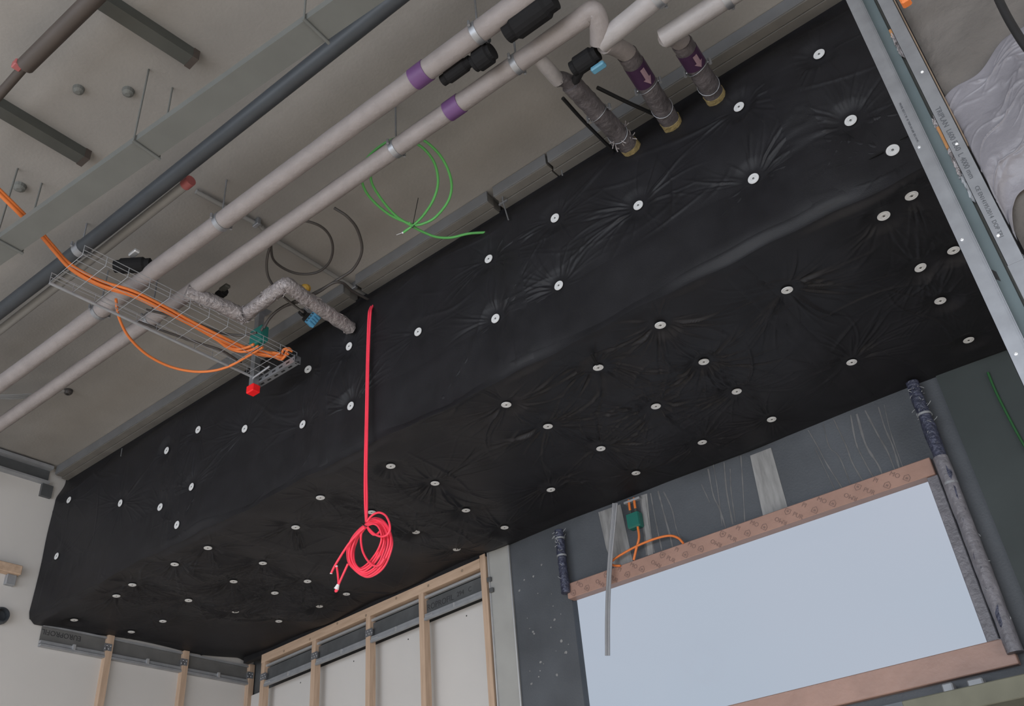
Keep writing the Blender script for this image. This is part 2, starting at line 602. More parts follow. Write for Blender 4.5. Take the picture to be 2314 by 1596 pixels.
# flecks on the dark pier beside the window
mb = MB()
for k in range(26):
    x, z = rng.uniform(-3.66, -3.3), rng.uniform(3.1, 4.0)
    r_ = rng.uniform(0.003, 0.011)
    n = 7
    mb.prism([(x + r_ * math.cos(2 * math.pi * i / n) * rng.uniform(.6, 1.3), YB - 0.0015, z + r_ * math.sin(2 * math.pi * i / n) * rng.uniform(.5, 1.2)) for i in range(n)], (0, 0.0015, 0))
mb.build('pale_flecks', MT['patch'], wall_back)
mb = MB().box((-0.70, YB - 0.012, 2.2), (2.2, YB, 4.2))
mb.build('dark_panel', MT['darkgreenboard'], wall_back)
mb = MB().box((-3.2, YB - 0.03, 0.4), (2.2, YB, 2.56))
mb.build('lower_panel', MT['lowerwall'], wall_back)

# ================================================================ the bulkhead
ZTOP = 5.292


def ysoff(x):
    """back edge of the underside follows the skewed timber wall"""
    x = np.asarray(x, float)
    return np.where(x > -3.75, YB, YB + (np.minimum(-3.75, x) + 3.75) / (-6.95 + 3.75) * 0.27)


# washers: pixel, creasing strength, label
FW = [
    (155, 1130, .3, 'dim grey washer on black upright face, upper of the two nearest left wall'),
    (127, 1257, .3, 'grey washer on black upright face, lower of the two nearest left wall'),
    (271, 1137, .5, 'grey washer on black upright face, third along from the left wall'),
    (361, 1146, .5, 'grey washer on black upright face, left of and touching the leftmost seam strip'),
    (378, 1019, .4, 'grey washer high on black upright face, just left of the leftmost seam strip'),
    (401, 1187, .7, 'lowest grey washer on black upright face, straight below the leftmost seam strip'),
    (434, 1101, .7, 'grey washer on black upright face, close right of the leftmost seam strip'),
    (449, 972, .4, 'grey washer high on black upright face, left of the red end cap by two places'),
    (552, 969, .5, 'grey washer on black upright face, straight below the red end cap'),
    (683, 959, .7, 'grey washer on black upright face, left of second seam strip, right of red cap'),
    (696, 835, .5, 'tilted grey washer on black upright face beside the tip of the cable tray arm'),
    (789, 783, .9, 'grey washer left of the hanging red cord, upper of the two there'),
    (793, 918, 1., 'grey washer left of the hanging red cord, lower of the two there'),
    (946, 751, .2, 'lone grey washer on smooth black face right of the hanging red cord'),
    (1105, 586, .9, 'grey washer left of the third seam strip, just below the green cable end'),
    (1121, 721, 1., 'grey washer left of the third seam strip, lower of the two there'),
    (1254, 493, 1., 'grey washer right of the third seam strip, upper of the two there'),
    (1262, 645, .9, 'grey washer right of the third seam strip, lower of the two there'),
    (1442, 464, 1.1, 'grey washer on black upright face below the leftmost pipe stub'),
    (1671, 243, .8, 'grey washer beside the ochre end of the rightmost pipe stub'),
    (1702, 403, 1.2, 'grey washer with long creases, left of the seam strip nearest the steel studs'),
    (1852, 124, .7, 'topmost grey washer on black upright face, nearest the slab by the steel studs'),
    (1922, 272, 1.3, 'large pale washer with star of creases, middle of three beside steel studs'),
    (2017, 339, .9, 'bluish grey washer at a dark slit, lowest on upright face beside steel studs'),
]
SW = [
    (2060, 443, .6, 'washer on black underside beside the steel studs, nearest the front edge'),
    (1996, 486, .4, 'washer on black underside, one place left of the front one beside steel studs'),
    (2154, 564, .3, 'dim washer on black underside half touching the steel stud outline'),
    (2079, 603, .5, 'tilted washer with dark upper half on black underside near steel studs'),
    (2124, 678, .4, 'dim washer on black underside just below the tilted one near steel studs'),
    (2188, 767, .3, 'dimmest washer on black underside, lowest of those beside steel studs'),
    (1779, 657, 1., 'white washer on black underside, front row, first left of the steel stud cluster'),
    (1925, 820, .9, 'lone white washer on black underside between steel stud cluster and rightmost file of four'),
    (1492, 734, 1.2, 'front white washer of the rightmost file of four on black underside'),
    (1590, 816, 1.2, 'second white washer from front in the rightmost file of four on underside'),
    (1665, 886, 1., 'third white washer from front in the rightmost file of four on underside'),
    (1744, 949, .7, 'rearmost white washer of the rightmost file of four, above the window'),
    (1352, 832, 1.3, 'front white washer, black slit beside it, in the file of three on underside'),
    (1482, 918, 1.2, 'middle white washer in the file of three on underside above window'),
    (1587, 1000, .9, 'rear white washer in the file of three on underside above window'),
    (1144, 913, 1., 'front white washer of the second file of four right of the red coil'),
    (1238, 962, 1.1, 'second white washer from front, second file of four right of the red coil'),
    (1358, 1015, 1.2, 'third white washer from front, second file of four right of the red coil'),
    (1437, 1068, .7, 'rear white washer, second file of four right of red coil, above green box'),
    (1245, 1108, 1., 'lone white washer on underside above the dark wrapped pipe by the window'),
    (883, 1052, .4, 'front white washer of the first file of four right of the red coil'),
    (983, 1091, 1.2, 'second white washer from front, first file of four right of the red coil'),
    (1053, 1152, 1.1, 'third white washer from front, first file of four right of the red coil'),
    (1140, 1191, .9, 'rear white washer, first file of four right of red coil, above grey pier'),
    (724, 1126, .9, 'white washer on underside left of the red cord just above its coil'),
    (840, 1158, 1., 'white washer seen right beside the top of the red coil'),
    (940, 1201, 1.1, 'white washer close right of the red coil at its middle height'),
    (1032, 1240, 1.1, 'white washer right of the red coil, near the rightmost timber stud'),
    (668, 1193, 1.3, 'large white washer with broad star of creases left of red coil'),
    (470, 1237, 1.1, 'front white washer of the first file of four left of the red coil'),
    (594, 1274, 1.2, 'second white washer from front, first file of four left of the red coil'),
    (695, 1313, 1.1, 'third white washer from front, beside the loose ends of the red cord'),
    (783, 1343, 1., 'white washer just below the ferrule on the red cord end'),
    (395, 1274, 1.1, 'front white washer of the second file of four left of the red coil'),
    (528, 1313, 1.2, 'second white washer from front, second file of four left of the red coil'),
    (621, 1341, 1.1, 'third white washer from front, second file of four left of the red coil'),
    (722, 1369, 1., 'rear white washer, second file of four left of coil, above timber top plate'),
    (299, 1323, 1.1, 'front white washer of the third file of four left of the red coil'),
    (426, 1358, 1.2, 'second white washer from front, third file of four left of the red coil'),
    (532, 1381, 1.2, 'third washer, half covered by black fabric, third file of four left of the red coil'),
    (630, 1405, 1.2, 'rear white washer, third file of four left of coil, near the timber corner'),
    (263, 1348, 1., 'white washer on underside closest to the front left corner of the bulkhead'),
    (368, 1405, .5, 'white washer on underside above the middle of the left timber bays'),
    (297, 1427, .3, 'dim washer on underside close to the left wall beside the front timber stud'),
    (168, 1400, .2, 'faint washer on underside at the left wall, nearest the front left corner'),
]

fw_uv = []
for (x, y, s_, lb) in FW:
    p = aY(x, y, YF)
    fw_uv.append((p.x, p.z, s_))
sw_uv = []
for (x, y, s_, lb) in SW:
    p = aZ(x, y, ZS)
    sw_uv.append((p.x, min(p.y, float(ysoff(p.x)) - 0.04), s_))


def smooth(a, b, x):
    t = np.clip((x - a) / (b - a), 0, 1)
    return t * t * (3 - 2 * t)


def field(UU, VV, wash, seed, amp, crease):
    """outward height of the fabric: pulled in at the washers, creased between them"""
    rs = np.random.RandomState(seed)
    Hh = np.zeros_like(UU)
    for k in range(14):           # slack of the cloth
        fx, fy = rs.uniform(-7, 7), rs.uniform(-7, 7)
        Hh += amp * 0.0035 * np.sin(UU * fx + VV * fy + rs.uniform(0, 7))
    for k in range(60):           # fine wandering creases
        u0, v0 = rs.uniform(UU.min(), UU.max()), rs.uniform(VV.min(), VV.max())
        a = rs.uniform(-0.6, 0.6) + (0 if rs.rand() < .7 else 1.2)
        L = rs.uniform(.12, .5)
        c, s_ = math.cos(a), math.sin(a)
        m_ = (np.abs(UU - u0) < L) & (np.abs(VV - v0) < L)
        du, dv = UU[m_] - u0, VV[m_] - v0
        t = du * c + dv * s_
        n = -du * s_ + dv * c + 0.03 * np.sin(t * rs.uniform(3, 12) + 1)
        Hh[m_] += amp * rs.uniform(.002, .006) * np.exp(-(n / rs.uniform(.007, .014)) ** 2) * np.clip(1 - np.abs(t) / L, 0, 1)
    for wi, (u, v, st) in enumerate(wash):
        Rr = 0.62
        m_ = (np.abs(UU - u) < Rr) & (np.abs(VV - v) < Rr)
        du, dv = UU[m_] - u, VV[m_] - v
        r = np.sqrt(du * du + dv * dv) + 1e-5
        th = np.arctan2(dv, du)
        h = -(0.004 + 0.013 * st) * np.exp(-r / 0.11)
        h += 0.010 * st * np.exp(-((r - 0.28) / 0.16) ** 2)
        # creases: half aimed at neighbouring washers, half free
        angs = []
        for wj, (u2, v2, s2) in enumerate(wash):
            d = math.hypot(u2 - u, v2 - v)
            if wj != wi and d < 1.0:
                a0 = math.atan2(v2 - v, u2 - u)
                for q_ in range(5):
                    angs.append((a0 + rs.uniform(-.22, .22), min(.6, d * .62)))
        for q_ in range(24):
            angs.append((rs.uniform(-math.pi, math.pi), rs.uniform(.10, .36)))
        for (a, L) in angs:
            cv = rs.uniform(-.9, .9)
            dth = th - a - cv * r
            dth = (dth + math.pi) % (2 * math.pi) - math.pi
            w = rs.uniform(.0026, .0042) + 0.010 * r
            prof = np.exp(-(r * dth / w) ** 2) * np.clip(1 - r / L, 0, 1) ** .8 * np.clip((r - .012) / .05, 0, 1) * (np.abs(dth) < 1.2)
            h += st * (.25 + .75 * rs.rand() ** 1.5) * crease * prof * (1 if rs.rand() < .75 else -.8)
        h *= np.clip((Rr - r) / 0.2, 0, 1)
        Hh[m_] += h
    for (u, v, st) in wash:      # flat seat under each disc
        m_ = (np.abs(UU - u) < .12) & (np.abs(VV - v) < .12)
        r = np.sqrt((UU[m_] - u) ** 2 + (VV[m_] - v) ** 2)
        seat = Hh[m_][np.argmin(r)] if r.size else 0
        seat = min(max(seat, -.010), -.002)
        k = 1 - smooth(.042, .115, r)
        Hh[m_] = Hh[m_] * (1 - k) + seat * k
    return Hh


bulk = thing('bulkhead', 'long black fabric wrapped bulkhead pinned with washers under the concrete ceiling', 'bulkhead', (-3.0, YF, ZS))


def grid_obj(name, P, m_, parent):
    """P: (nv, nu, 3) array of points"""
    nv, nu = P.shape[:2]
    off = np.array(world_loc(parent))
    me = bpy.data.meshes.new(name)
    co = (P.reshape(-1, 3) - off).astype(np.float32)
    me.vertices.add(nv * nu)
    me.vertices.foreach_set('co', co.ravel())
    ii = (np.arange(nv - 1)[:, None] * nu + np.arange(nu - 1)[None, :]).ravel()
    qd = np.stack([ii, ii + 1, ii + nu + 1, ii + nu], 1).astype(np.int32)
    nf = len(qd)
    me.loops.add(nf * 4)
    me.loops.foreach_set('vertex_index', qd.ravel())
    me.polygons.add(nf)
    me.polygons.foreach_set('loop_start', np.arange(0, nf * 4, 4, dtype=np.int32))
    me.polygons.foreach_set('loop_total', np.full(nf, 4, dtype=np.int32))
    me.polygons.foreach_set('use_smooth', np.ones(nf, dtype=bool))
    me.materials.append(m_)
    me.update(calc_edges=True)
    me.validate()
    o = bpy.data.objects.new(name, me)
    col.objects.link(o)
    o.parent = parent
    return o


RES = 0.0052
# upright face
us = np.arange(-6.985, XR, RES)
vsz = np.arange(ZS, ZTOP + RES, RES)
UU, VV = np.meshgrid(us, vsz)
hF = field(UU, VV, fw_uv, 3, 1.0, 0.0080)
edgeF = smooth(ZS, ZS + 0.06, VV) * (1 - smooth(5.15, 5.28, VV))
hF = hF * edgeF


def ylean(z):
    return 0.055 * smooth(5.10, 5.28, z)


def edge_wave(x):
    return 0.008 * np.sin(x * 3.1) + 0.006 * np.sin(x * 7.7 + 1) + 0.004 * np.sin(x * 19)


def faceY(x, z, h):
    return YF + ylean(z) - h


PF = np.stack([UU, faceY(UU, VV, hF), VV + edge_wave(UU) * (1 - smooth(ZS, ZS + 0.25, VV))], -1)
grid_obj('upright_membrane', PF, MT['membrane'], bulk)
# underside
vn = int(2.0 / RES)
tt = np.linspace(0, 1, 336)
UU2 = np.repeat(us[None, :], len(tt), 0)
yb_ = ysoff(us)
VV2 = YF + tt[:, None] * (yb_[None, :] - YF)
hS = field(UU2, VV2, sw_uv, 5, 1.8, 0.0125)
hS = hS * smooth(0, 0.05, VV2 - YF) * (0.3 + 0.7 * smooth(0, 0.10, yb_[None, :] - VV2))
PS = np.stack([UU2, VV2, ZS - hS + edge_wave(UU2) * (1 - smooth(YF, YF + 0.25, VV2))], -1)
grid_obj('underside_membrane', PS[::-1], MT['membrane'], bulk)


def samp(Hm, us_, vs_, u, v):
    i = min(max(int(round((u - us_[0]) / RES)), 0), Hm.shape[1] - 1)
    j = min(max(int(round((v - vs_[0]) / RES)), 0), Hm.shape[0] - 1)
    return float(Hm[j, i])


def samp2(u, v):
    i = min(max(int(round((u - us[0]) / RES)), 0), hS.shape[1] - 1)
    t = (v - YF) / (float(yb_[i]) - YF)
    j = min(max(int(round(t * (len(tt) - 1))), 0), hS.shape[0] - 1)
    return float(hS[j, i])


# seam strips: pieces of the same fabric laid over the joints
def strip_face(u0, v0, u1, v1, w, name='seam_strip'):
    n = max(4, int(math.hypot(u1 - u0, v1 - v0) / 0.012))
    k = 9
    P = np.zeros((k, n, 3))
    d = np.array([u1 - u0, v1 - v0])
    d = d / np.hypot(*d)
    nr = np.array([-d[1], d[0]])
    for a in range(n):
        for b in range(k):
            c = np.array([u0, v0]) + (np.array([u1 - u0, v1 - v0]) * a / (n - 1)) + nr * w * (b / (k - 1) - .5)
            h = samp(hF, us, vsz, c[0], c[1]) + (0.0022 if 0 < b < k - 1 and 0 < a < n - 1 else -0.0015)
            P[b, a] = (c[0], float(faceY(c[0], np.array(c[1]), h)), c[1] + float(edge_wave(c[0])) * (1 - float(smooth(ZS, ZS + .25, np.array(c[1])))))
    return grid_obj(name, P, MT['membrane'], bulk)


def strip_under(u0, v0, u1, v1, w):
    n = max(4, int(math.hypot(u1 - u0, v1 - v0) / 0.012))
    k = 9
    P = np.zeros((k, n, 3))
    d = np.array([u1 - u0, v1 - v0])
    d = d / np.hypot(*d)
    nr = np.array([-d[1], d[0]])
    for a in range(n):
        for b in range(k):
            c = np.array([u0, v0]) + (np.array([u1 - u0, v1 - v0]) * a / (n - 1)) + nr * w * (b / (k - 1) - .5)
            h = samp2(c[0], c[1]) + (0.0022 if 0 < b < k - 1 and 0 < a < n - 1 else -0.0015)
            P[b, a] = (c[0], c[1], ZS - h + float(edge_wave(c[0])) * (1 - float(smooth(YF, YF + .25, np.array(c[1])))))
    return grid_obj('seam_strip', P, MT['membrane'], bulk)


for (xa, ya, xb, yb2, w) in [(395, 1010, 392, 1160, .10), (733, 800, 738, 1000, .10), (1160, 530, 1172, 700, .13), (1775, 150, 1850, 430, .17)]:
    a, b = aY(xa, ya, YF), aY(xb, yb2, YF)
    xm = (a.x + b.x) / 2
    strip_face(xm, 5.14, xm, ZS + 0.02, w)
strip_face(-6.9, ZS + 0.20, XR - .05, ZS + 0.20, 0.34, 'bottom_wrap')
for (px, py) in [(900, 1110), (1420, 900), (1810, 760), (620, 1230)]:
    p = aZ(px, py, ZS)
    strip_under(p.x, YF + 0.05, p.x, YB - 0.05, .12)

# open slits and folded flaps in the cloth
for (x, y, x2, y2, w) in ((1950, 368, 1994, 342, .010), (2034, 316, 2052, 306, .006), (1905, 295, 1930, 312, .010)):
    a_, b_ = aY(x, y, YF - .004), aY(x2, y2, YF - .004)
    up_ = Vector((0, 0, w / 2))
    MB().prism([a_, b_ - up_, b_ + up_], (0, .004, 0)).build('slit', MT['blackmatte'], bulk)
a_, b_ = aZ(1336, 801, ZS - .012), aZ(1350, 826, ZS - .012)
sd_ = (b_ - a_).cross(Vector((0, 0, 1))).normalized() * .007
MB().prism([a_ - sd_, a_ + sd_, b_ + sd_, b_ - sd_], (0, 0, .006)).build('flap', MT['blackmatte'], bulk)
wp = aZ(532, 1381, ZS - .02)
MB().prism([wp + Vector((-.026, .004, 0)), wp + Vector((.010, .012, 0)), wp + Vector((.034, .036, .012)), wp + Vector((-.034, .036, .012))], (0, 0, .004)).build('flap', MT['membrane'], bulk)

# ---------------------------------------------------------------- washers (one built, the rest copied)


def build_washer(label):
    t = thing('insulation_washer', label, 'washer', (0, 0, 0))
    b = MB().lathe([(0.0, 0.0), (0.0268, 0.0), (0.0272, 0.0025), (0.0255, 0.0042), (0.0225, 0.0036), (0.0165, 0.0030), (0.0155, 0.0042), (0.0118, 0.0045), (0.0105, 0.0026), (0.0, 0.0022)], (0, 0, 0), (0, 0, 1), 32)
    d = b.build('disc', MT['washer'], t)
    b = MB().lathe([(0.0, 0.002), (0.0052, 0.002), (0.0050, 0.0042), (0.0032, 0.0050), (0.0, 0.0046)], (0, 0, 0), (0, 0, 1), 12)
    s_ = b.build('screw', MT['screw'], t)
    return t


wproto = build_washer('x')
used = False


def put_washer(loc, axis, label, group, tilt):
    global used
    if not used:
        o = wproto
        used = True
    else:
        o = wproto.copy()
        col.objects.link(o)
        for ch in wproto.children:
            c = ch.copy()
            col.objects.link(c)
            c.parent = o
    o.location = loc
    qv = Vector((0, 0, 1)).rotation_difference(Vector(axis))
    o.rotation_mode = 'QUATERNION'
    from mathutils import Quaternion
    o.rotation_quaternion = Quaternion((tilt[0], tilt[1], 0, ) if False else (1, tilt[0], tilt[1], tilt[2])).normalized() @ qv
    o['label'] = label
    o['group'] = group
    return o


for (u, v, st), (x, y, s_, lb) in zip(fw_uv, FW):
    h = samp(hF, us, vsz, u, v)
    yy = float(faceY(u, np.array(v), h))
    k = 0.12 if 'tilted' in lb else 0.025
    put_washer((u, yy - 0.006, v), (0, -1, 0), lb, 'washers on the upright face', (rng.uniform(-k, k), 0, rng.uniform(-k, k)))
for (u, v, st), (x, y, s_, lb) in zip(sw_uv, SW):
    h = samp2(u, v)
    k = 0.14 if 'tilted' in lb else 0.02
    put_washer((u, v, ZS - h - 0.006), (0, 0, -1), lb, 'washers on the underside', (rng.uniform(-k, k), rng.uniform(-k, k), 0))

# ================================================================ services under the slab


def pz(pts, z):
    zs = z if isinstance(z, (list, tuple)) else [z] * len(pts)
    return [aZ(x, y, k) for (x, y), k in zip(pts, zs)]


def py_(pts, Y):
    ys = Y if isinstance(Y, (list, tuple)) else [Y] * len(pts)
    return [aY(x, y, k) for (x, y), k in zip(pts, ys)]


def ext(a, b, ea, eb):
    d = (b - a).normalized()
    return a - d * ea, b + d * eb


def lerp_line(P, Q, n):
    return [P + (Q - P) * (i / n) for i in range(n + 1)]


def on_line_x(P, Q, px):
    """point of line PQ whose picture column is px"""
    lo, hi = 0.0, 1.0
    def colx(t):
        p = P + (Q - P) * t - CAM
        c = R @ np.array(p)
        return c[0] / c[2] * FPX + CX
    for _ in range(40):
        mid = (lo + hi) / 2
        if colx(mid) < px:
            lo = mid
        else:
            hi = mid
    return P + (Q - P) * lo


def pipe_clamp(parent, p, d, r, w=0.03):
    b = MB()
    d = Vector(d).normalized()
    b.tube([p - d * w / 2, p + d * w / 2], r + 0.004, 16)
    side = d.cross(Vector((0, 0, 1))).normalized()
    for s_ in (-1, 1):
        c = p + side * s_ * (r + 0.014)
        b.tube([c - Vector((0, 0, .014)), c + Vector((0, 0, .014))], 0.007, 6)
    o = b.build('pipe_clamp', MT['galv'], parent)
    MB().tube([p + Vector((0, 0, r)), Vector((p.x, p.y, ZC - .003))], 0.005, 6).build('hanger_rod', MT['galv'], o)
    return o


ZP = 5.06
# --- pipe nearer the camera side
PA0, PA1 = ext(aZ(0, 869, ZP), aZ(1157, 17, ZP), 0.8, 0.6)
t = thing('insulated_pipe', 'pale pink insulated pipe across the slab, farther one from the bulkhead, with purple band', 'pipe', PA0, 'long insulated pipes')
b = MB().tube(lerp_line(PA0, PA1, 40), 0.050, 18, jitter=0.03)
b.build('insulation', MT['pipe'], t)
dA = (PA1 - PA0).normalized()
p = on_line_x(PA0, PA1, 951)
MB().tube([p - dA * 0.042, p + dA * 0.042], 0.0535, 18).build('band', MT['purple'], t)['label'] = 'purple band'
for px in (1080, 500, 225):
    pipe_clamp(t, on_line_x(PA0, PA1, px), dA, 0.05)
# --- pipe nearer the bulkhead, with its branch and drop
PB0, PB1 = ext(aZ(0, 960, ZP), aZ(1326, 34, ZP), 0.8, 0.0)
t = thing('insulated_pipe', 'pale pink insulated pipe nearer the bulkhead, purple band, branch to leftmost stub', 'pipe', PB0, 'long insulated pipes')
dB = (PB1 - PB0).normalized()
b = MB().tube(lerp_line(PB0, PB1, 44), 0.046, 18, jitter=0.03)
pe = aZ(1356, 98, ZP - 0.04)
b.tube(spline([PB1 - dB * 0.05, PB1 + dB * 0.03, (PB1 + pe) / 2 + dB * .03, pe], 8), 0.046, 16)
b.build('insulation', MT['pipe'], t)
p = on_line_x(PB0, PB1, 1027)
MB().tube([p - dB * 0.042, p + dB * 0.042], 0.050, 18).build('band', MT['purple'], t)['label'] = 'purple band'
for px in (1168, 895, 340):
    pipe_clamp(t, on_line_x(PB0, PB1, px), dB, 0.046)
pb = on_line_x(PB0, PB1, 1205)
MB().tube([pb, aZ(1262, 182, 5.08)], 0.034, 14).build('branch', MT['pipelight'], t)
# --- two short bright pipes at the top edge
for (a, b_, lab) in (((1356, 98), (1500, -18), 'short bright insulated pipe at the top, ending over the middle stub'),
                     ((1497, 88), (1680, -30), 'short bright insulated pipe at the top right, ending over the rightmost stub')):
    A_, B_ = aZ(*a, ZP - 0.04), aZ(*b_, ZP - 0.04)
    d_ = (B_ - A_).normalized()
    t = thing('insulated_pipe', lab, 'pipe', A_, 'short insulated pipes')
    MB().tube(lerp_line(A_, B_ + d_ * 0.4, 10), 0.047, 18, jitter=0.03).build('insulation', MT['pipelight'], t)
    pipe_clamp(t, A_ + d_ * 0.32, d_, 0.047)

# --- three wrapped stubs entering the bulkhead
STUBS = [((1290, 188), (1433, 342), 5.10, 'grey foil-wrapped pipe stub, leftmost of three entering the bulkhead', False),
         ((1418, 122), (1532, 296), 5.10, 'grey wrapped pipe stub, middle of three, with purple arrow label', True),
         ((1540, 96), (1630, 236), 5.10, 'grey wrapped pipe stub, rightmost of three, with purple arrow label', True)]
for (a, b_, z_, lab, lb) in STUBS:
    A_, B_ = aZ(*a, z_), aZ(*b_, z_)
    B_.y = min(B_.y, YF + 0.02)
    d_ = (B_ - A_).normalized()
    L = (B_ - A_).length
    t = thing('pipe_stub', lab, 'pipe', A_, 'wrapped stubs entering the bulkhead')
    b = MB().tube(lerp_line(A_, B_ - d_ * 0.055, 26), 0.050, 18, jitter=0.05)
    b.build('wrap', MT['greywrap'], t)
    fd = {1290: aZ(1258, 180, 5.08), 1418: aZ(1366, 100, ZP - .04), 1540: aZ(1506, 84, ZP - .04)}[a[0]]
    MB().tube(spline([fd, (fd + A_) / 2 - d_ * .02, A_ - d_ * .005, A_ + d_ * .03], 6), 0.043 if a[0] != 1290 else .036, 14).build('elbow', MT['pipe'] if a[0] != 1290 else MT['greywrap'], t)
    # wool end: a slanting collar with a split
    b = MB()
    b.tube([B_ - d_ * 0.058, B_ - d_ * 0.03, B_ + d_ * 0.012], 0.053, 18, jitter=0.05)
    b.build('wool_end', MT['kraft'], t)
    for fr in (0.42, 0.72):
        p = A_ + d_ * L * fr
        b = MB()
        side = d_.cross(Vector((0, 0, 1))).normalized()
        ring = []
        for k in range(19):
            an = 2 * math.pi * k / 18
            up = d_.cross(side)
            ring.append(p + side * math.cos(an) * 0.054 + up * math.sin(an) * 0.054 + d_ * 0.02 * math.sin(an + fr * 9))
        b.tube(ring, 0.0022, 5, cap=False)
        if fr < 0.6:
            for s_ in (-1, 1):
                c = p + side * s_ * 0.064
                b.tube([c - Vector((0, 0, .018)), c + Vector((0, 0, .018))], 0.008, 8)
                b.tube([p + side * s_ * 0.052, c], 0.006, 6)
        b.build('clamp_ring', MT['galv'], t)
    if lb:
        p0 = A_ + d_ * L * 0.12
        p1 = A_ + d_ * L * 0.36
        MB().tube([p0, p1], 0.0525, 18).build('label_band', MT['purpledark'], t)['label'] = 'dark purple label band'
        # pale arrow wrapped on the underside that faces the room
        side = d_.cross(Vector((0, 0, 1))).normalized()
        vw = ((CAM - p0) - d_ * (CAM - p0).dot(d_)).normalized()
        w_ = d_.cross(vw).normalized()
        def cyl(u, s2):
            an = s2 / 0.0555
            return p0 + d_ * u + vw * (0.0555 * math.cos(an)) + w_ * (0.0555 * math.sin(an))
        b = MB()
        Ls = (p1 - p0).length
        rows = [(0.02, -.013), (0.02, .013)], [(Ls * .62, -.013), (Ls * .62, .013)]
        b.add([cyl(0.015, -.030), cyl(0.015, -.018), cyl(0.015, -.006), cyl(Ls * .6, -.006), cyl(Ls * .6, -.018), cyl(Ls * .6, -.030)], [(0, 1, 4, 5), (1, 2, 3, 4)])
        b.add([cyl(Ls * .6, -.042), cyl(Ls * .6, .006), cyl(Ls * .6, -.018), cyl(Ls * .92, -.018)], [(0, 2, 3), (2, 1, 3)])
        b.build('arrow', MT['arrow'], t)['label'] = 'pale mauve arrow'
    if not lb:
        b = MB()
        for k in range(26):
            p = A_ + d_ * L * rng.uniform(0.70, 0.84)
            an = rng.uniform(0, 6.28)
            side = d_.cross(Vector((0, 0, 1))).normalized()
            up = d_.cross(side)
            n_ = side * math.cos(an) + up * math.sin(an)
            q0 = p + n_ * 0.048
            q1 = q0 + n_ * rng.uniform(.008, .02) + d_ * rng.uniform(-.03, .03) + Vector((rng.uniform(-.02, .02), 0, rng.uniform(-.02, .02)))
            b.tube([q0, (q0 + q1) / 2 + n_ * .004, q1], 0.0035, 4)
        b.build('foil_ruff', MT['foil'], t)['kind'] = 'stuff'

# --- valves and fittings between the pipes


def valve(center, d_, ln, r, lab, handle=None, hd=None, name='valve'):
    d_ = Vector(d_).normalized()
    t = thing(name, lab, 'valve', center)
    prof = [(0.0, -ln / 2), (r * .8, -ln / 2), (r * .8, -ln * .36), (r, -ln * .3), (r, ln * .3), (r * .8, ln * .36), (r * .8, ln / 2), (0, ln / 2)]
    MB().lathe(prof, center, d_, 18).build('body', MT['blackmatte'], t)
    if handle is not None:
        hd = Vector(hd)
        b = MB().tube([center, center + hd * 0.6], r * .35, 10)
        b.build('stem', MT['black'], t)
        c = center + hd
        b = MB().box(c - Vector((.035, .018, .012)), c + Vector((.035, .018, .012)), 0.006)
        b.build('handle', handle, t)['label'] = 'blue handle' if handle is MT['bluemute'] else 'handle'
    return t


mid = lambda x, y, z: aZ(x, y, z)
valve(mid(1092, 130, 5.02), dA, 0.11, 0.050, 'round black insulated valve between the two long pipes', MT['darkblue'], Vector((0.03, -0.03, 0.05)))
valve(mid(1032, 160, 5.04), dA, 0.17, 0.034, 'slim black foam sleeve left of the round black valve')
valve(mid(1198, 38, 5.02), dA, 0.26, 0.058, 'largest black insulated valve at the top edge between the pipes')
tv = valve(mid(1322, 138, 5.02), dA, 0.14, 0.045, 'black valve with blue handle beside the leftmost stub', MT['bluemute'], Vector((0.045, 0.03, -0.055)))
MB().tube([mid(1322, 138, 5.02), aZ(1296, 190, 5.10)], 0.022, 10).build('tail', MT['black'], tv)
valve(mid(300, 600, 5.10), Vector((0.5, 0.4, 0)), 0.20, 0.045, 'black fitting with pale collar where the orange cables cross the pipe', MT['silver'], Vector((0.03, -0.02, 0.06)))
valve(mid(500, 664, 5.12), Vector((1, 0, 0)), 0.08, 0.028, 'small black tap under the foil pipe bend', MT['strut'], Vector((0.06, -0.02, 0.0)))

# --- tubes and ducts near the camera corner
A_, B_ = ext(aZ(-30, 727, 5.18), aZ(237, 521, 5.18), 0.5, 0)
C_ = aZ(905, -12, 5.18)
t = thing('conduit_tube', 'dark blue-grey tube running diagonally along the slab above the pipes', 'tube', A_)
MB().tube([A_, B_, C_ + (C_ - B_).normalized() * .4], 0.042, 16).build('tube', MT['darkblue'], t)
pipe_clamp(t, aZ(183, 562, 5.18), (B_ - A_), 0.042, 0.05)
t = thing('grey_conduit', 'slim pale grey conduit beside the dark tube, ending in a red cap', 'conduit', aZ(425, 414, 5.22))
P = [ext(aZ(-30, 770, 5.22), aZ(240, 560, 5.22), .5, 0)[0], aZ(240, 560, 5.22), aZ(420, 417, 5.22)]
MB().tube(P, 0.026, 12).build('tube', MT['lightgrey'], t)
d_ = (P[2] - P[1]).normalized()
MB().tube([P[2] - d_ * .01, P[2] + d_ * 0.045], 0.030, 12).build('end_cap', MT['redmute'], t)['label'] = 'muted red end cap'
a_, b_ = aZ(-30, 585, 4.90), aZ(800, 2, 4.90)
a_, b_ = ext(a_, b_, .5, .5)
d_ = (b_ - a_).normalized()
sd = Vector((-d_.y, d_.x, 0))
b = MB().prism([a_ - sd * .062 - Vector((0, 0, .02)), a_ + sd * .062 - Vector((0, 0, .02)), a_ + sd * .062 + Vector((0, 0, .02)), a_ - sd * .062 + Vector((0, 0, .02))], b_ - a_)
t = thing('flat_duct', 'wide flat grey-green duct crossing the upper left of the slab', 'duct', a_)
b.build('duct', MT['duct'], t)
